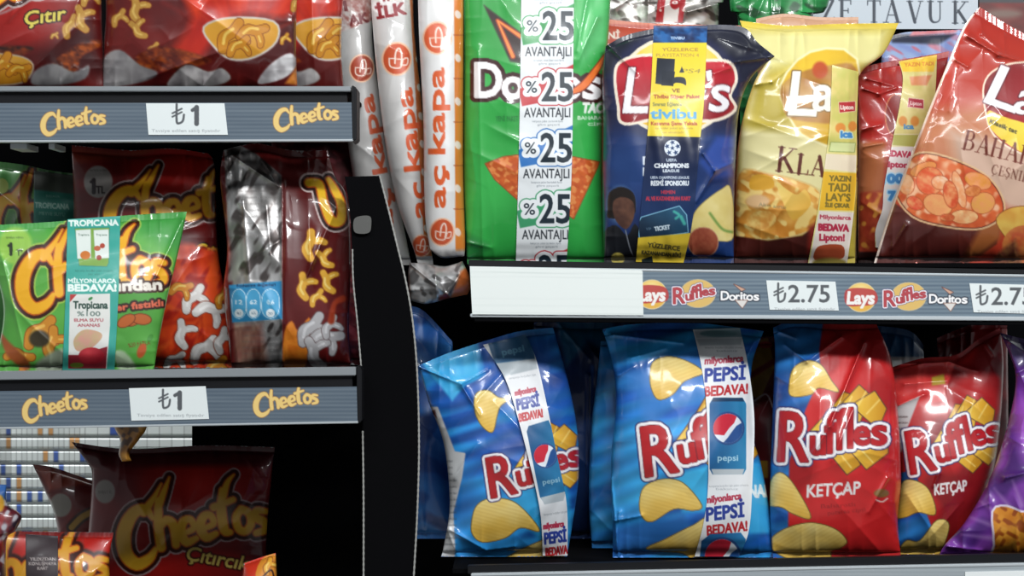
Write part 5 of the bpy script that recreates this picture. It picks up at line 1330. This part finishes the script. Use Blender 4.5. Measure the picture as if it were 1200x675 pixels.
small_print(c, 'kampanya koşulları için paket arkasına', 854, 569, 46, 2.6, '9aa0a6', rot=2); small_print(c, 'bakınız', 852, 573, 26, 2.4, '9aa0a6')
wordblock(c, 850, 602, 47, 7, 1.12)
c.poly([(822, 634), (832, 626), (868, 624), (874, 632), (868, 690), (816, 690)], grad('1f5488', '2c7ab0', 816, 0, 872, 0)); cola_globe(c, 846, 652, 20, rot=32)
midb.strip('promotion_strip', [(812, 386), (822, 430), (828, 480), (830, 560), (825, 610), (814, yR(.065) - 1)], [(867, 384), (877, 430), (884, 490), (882, 560), (878, 620), (866, yR(.065) - 1)], c, step=.7, label='white drink promotion strip', stiff=10)

# a second bright blue bag pressed behind its left side
Y = .125
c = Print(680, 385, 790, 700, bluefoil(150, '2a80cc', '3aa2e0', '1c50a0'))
Bag('chip_bag', 'bright blue chip bag edge right behind the left side of the upright blue bag', 'chip bag',
    [(704, 400), (700, 440), (693, 500), (690, 580), (694, yR(Y))], [(782, 398), (784, 500), (786, yR(Y))], Y=Y, th=.020, art=c, seed=151, back='2468b4', wr=1.2, seal=5)
# dark red one seen between
Y = .15
c = Print(860, 380, 960, 690, mottle('4a1218', '6a161a', 123, 20, 30))
c.poly([(880, 400), (900, 396), (908, 430), (890, 470), (878, 460)], mottle('8e6c2a', 'a88434', 124, 10)); c.ell(897, 404, 8, 4, 'c04040'); c.stroke([(884, 470), (898, 462), (906, 478)], 2, 'cfc4c4'); c.stroke([(880, 440), (906, 424)], 6, '7a1a1c', soft=1)
c.poly([(880, 540), (900, 540), (900, 560), (880, 560)], '9a7420'); 
Bag('chip_bag', 'dark red chip bag seen in the gap behind the upright bright blue bag', 'chip bag',
    [(876, 396), (874, 500), (874, yR(Y))], [(940, 392), (944, 500), (944, yR(Y))], Y=Y, th=.022, art=c, seed=125, back='5a1418', wr=1.4)

# red and blue bags
def ketchup(c, blue, M, kx, ky, kh, kw, chips, krot=4, red='c01c20'):
    for b in blue: c.poly(b, bluefoil(126, '1d4f9c', '2a74ba', '1a3474'), soft=1)
    chipart(c, chips)
    ridge_logo(c, M, red='b41a22')
    c.text('KETÇAP', kx, ky, kh, 'ece8e6', w=kw, bold=.55, rot=krot, shear=.12)
Y = .06
c = Print(885, 365, 1070, 700, mottle('bc1c1e', 'd0282a', 127, 60, 50, 'a8161a'))
ketchup(c, [[(885, 365), (966, 368), (960, 410), (962, 440), (944, 480), (925, 540), (922, 700), (885, 700)]], M2(913, 478, 1.28, 1.30, rot=2), 977, 573, 15, 62,
        [[(925, 452), (930, 432), (946, 423), (962, 428), (974, 446), (982, 459), (960, 454), (950, 462), (928, 464)],
         [(898, 590), (902, 566), (914, 554), (930, 568), (950, 606), (930, 602), (916, 594)],
         [(902, 634), (920, 620), (950, 613), (978, 620), (992, 634), (984, 642), (974, 646), (970, 660), (930, 656), (908, 646)]])
c.text('Baharatlı', 982, 592, 5, '7a1416', w=40, rot=4, alpha=.6); c.text('patates cipsi', 992, 599, 5, '7a1416', w=44, rot=6, alpha=.6)
c.ell(1033, 578, 9, 5, '7a5a2a', soft=1); c.stroke([(1027, 586), (1034, 588), (1040, 584)], 1.6, 'e0c0b8')
red1 = Bag('chip_bag', 'red and blue chip bag reading KETÇAP, frontmost, beside the bright blue bag', 'chip bag',
    [(906, 384), (908, 410), (907, 440), (904, 520), (902, 600), (906, yR(Y))], [(1026, 378), (1044, 420), (1052, 480), (1056, 560), (1052, 610), (1056, yR(Y))], T=[(930, 376), (980, 380)],
    Y=Y, th=.036, art=c, seed=128, back='a81a1c', seal=7, wr=1.1, tip=.012,
    creases=[(1012, 402, 972, 500, 3, .009), (985, 395, 946, 424, 3, .006), (946, 424, 920, 404, 2.5, .007), (912, 388, 932, 396, 3, .006), (972, 500, 944, 545, 4, .007), (1040, 560, 1018, 600, 3, .005), (1000, 480, 975, 540, 4, .005), (908, 440, 925, 450, 4, .005)])
Y = .085
c = Print(1030, 365, 1190, 700, mottle('a81a1c', 'c02224', 129, 50, 50, '8a1418'))
c.poly([(1030, 420), (1122, 418), (1104, 470), (1046, 484)], mottle('c02a2c', 'd84440', 130, 26, 12), soft=1)
c.poly([(1040, 482), (1078, 464), (1064, 500), (1056, 530), (1040, 520)], 'b8b4b4', soft=.6)
for i in range(4): small_print(c, 'patates', 1058, 488 + i * 7, 12, 3, '3a2a2a')
c.poly([(1092, 442), (1106, 438), (1108, 450), (1092, 452)], 'b89a34', soft=1)
ketchup(c, [[(1056, 554), (1074, 550), (1078, 580), (1100, 640), (1080, 690), (1046, 690), (1046, 560)]], M2(1058, 503, 1.12, 1.12, rot=14), 1114, 571, 13, 38,
        [[(1046, 604), (1056, 568), (1070, 563), (1088, 574), (1096, 602), (1076, 600), (1060, 606)],
         [(1052, 650), (1062, 634), (1078, 634), (1098, 610), (1112, 616), (1100, 650), (1080, 664), (1056, 664)]], krot=8)
c.text('Baharatlı', 1118, 590, 4, '6a1012', w=24, rot=8, alpha=.5)
red2 = Bag('chip_bag', 'red chip bag reading KETÇAP with creased top, behind the purple bag', 'chip bag',
    [(1040, 432), (1046, 490), (1054, 560), (1048, 620), (1050, yR(Y))], [(1172, 384), (1176, 430), (1172, 500), (1160, 570), (1130, 640), (1126, yR(Y))], T=[(1080, 420), (1120, 416), (1146, 398)],
    Y=Y, th=.034, art=c, seed=131, back='8e1a1c', seal=6, wr=1.2,
    creases=[(1042, 428, 1112, 424, 3, .008), (1060, 450, 1110, 446, 5, .006), (1112, 424, 1146, 436, 3, .006), (1156, 404, 1164, 416, 2, .007), (1100, 555, 1094, 570, 2, .006), (1040, 480, 1084, 462, 3, .006)])
Y = .165
c = Print(990, 365, 1140, 700, mottle('1f4f80', '2a6496', 132, 20, 14)); c.poly([(1040, 418), (1084, 418), (1084, 426), (1044, 432)], 'd8d4d4', soft=1)
Bag('chip_bag', 'dull blue chip bag behind the two red bags, only its upper part visible', 'chip bag',
    [(1004, 380), (1008, 500), (1010, yR(Y))], [(1082, 404), (1086, 500), (1084, yR(Y))], T=[(1050, 384), (1070, 390)], Y=Y, th=.022, art=c, seed=133, back='1f4f80', wr=1.6)
Y = .155
c = Print(1080, 365, 1200, 700, mottle('5e1014', '861418', 134, 30, 20)); c.poly([(1140, 375), (1182, 375), (1180, 400), (1140, 400)], '9a181c', soft=3)
Bag('chip_bag', 'dark red chip bag under the upper shelf, behind the creased red KETÇAP bag', 'chip bag',
    [(1098, 396), (1100, 500), (1100, yR(Y))], [(1180, 376), (1182, 500), (1180, yR(Y))], T=[(1140, 380)], Y=Y, th=.022, art=c, seed=135, back='6a1216', wr=1.6, creases=[(1122, 392, 1148, 386, 2.5, .006)])
# purple bag
Y = .05
c = Print(1090, 375, 1290, 700, mottle('6a3092', '8440a8', 136, 40, 40, '4a2272'))
c.poly([(1168, 385), (1290, 385), (1290, 450), (1190, 430)], mottle('3a2858', '54407a', 137, 12, 20), soft=6)
c.poly([(1180, 470), (1290, 440), (1290, 560), (1200, 540)], mottle('9448b8', 'a860c8', 138, 30), soft=12)
c.poly([(1176, 480), (1160, 550), (1140, 570), (1150, 580), (1170, 540), (1188, 450)], mottle('b0a088', 'c8bca8', 139, 5), soft=1.5)
c.poly([(1143, 540), (1158, 538), (1156, 570), (1142, 568)], mottle('c9bca0', 'a8864a', 140, 4), [(1, 'e0d8d0')], smooth=3)
for a in range(-170, -20, 16):
    t = math.radians(a); c.stroke([(1210 + 45 * math.cos(t), 640 + 50 * math.sin(t)), (1210 + 85 * math.cos(t), 640 + 80 * math.sin(t))], [6, 1], 'b898cc', alpha=.5, soft=3, smooth=0)
c.poly([(1164, 600), (1180, 594), (1210, 602), (1290, 590), (1290, 690), (1160, 690), (1166, 640)], mottle('c8781c', 'e09a34', 141, 9, 9, '9a4a14'), [(2.5, 'd8cce0')], smooth=3)
Bag('chip_bag', 'glossy purple crumpled bag at the right edge of the lower shelf', 'chip bag',
    [(1172, 390), (1190, 440), (1180, 500), (1160, 560), (1132, 610), (1106, 640), (1100, yR(Y))], [(1280, 392), (1276, 500), (1284, 600), (1280, yR(Y))], T=[(1220, 400)],
    Y=Y, th=.034, art=c, seed=142, back='54307a', seal=6, wr=2.2,
    creases=[(1174, 394, 1206, 416, 3, .008), (1186, 440, 1206, 430, 3, .006), (1178, 560, 1210, 552, 4, .007), (1130, 600, 1160, 590, 3, .007), (1110, 640, 1150, 645, 3, .006), (1160, 500, 1196, 520, 4, .006)])
# ------------------------------------------------------------------ light and camera
from mathutils import Vector
def lamp(loc, size, power, target, color=(.97, .99, 1)):
    L = bpy.data.lights.new('area_lamp', 'AREA'); L.shape = 'RECTANGLE'; L.size, L.size_y = size; L.energy = power; L.color = color
    o = bpy.data.objects.new('area_lamp', L); COL.objects.link(o); o.location = loc
    o.rotation_euler = (Vector(target) - Vector(loc)).to_track_quat('-Z', 'Y').to_euler()
    return o
lamp((.75, -2.0, 2.62), (1.7, .14), 62, (.35, 0, 1.3))
lamp((-.7, -1.5, 2.75), (1.2, .13), 13, (-.2, 0, 1.2))
lamp((-.75, .62, 2.5), (1.2, .1), 48, (-.8, .93, 1.1))  # added lamp, unseen, brightening the tiled wall behind the rack
w = bpy.data.worlds.new('hall'); bpy.context.scene.world = w; w.use_nodes = True
bg = w.node_tree.nodes['Background']; bg.inputs[0].default_value = (.92, .96, 1, 1); bg.inputs[1].default_value = .2
cam = bpy.data.cameras.new('camera'); cam.sensor_width = 36; cam.lens = 36 * D / (1200 * S); cam.clip_start = .05
co = bpy.data.objects.new('camera', cam); COL.objects.link(co); co.location = (0, -D, ZC); co.rotation_euler = (math.pi / 2, 0, 0)
sc = bpy.context.scene; sc.camera = co
sc.view_settings.view_transform = 'Standard'; sc.view_settings.look = 'None'; sc.view_settings.gamma = 1; sc.view_settings.use_curve_mapping = False
sc.view_settings.exposure = 0.0
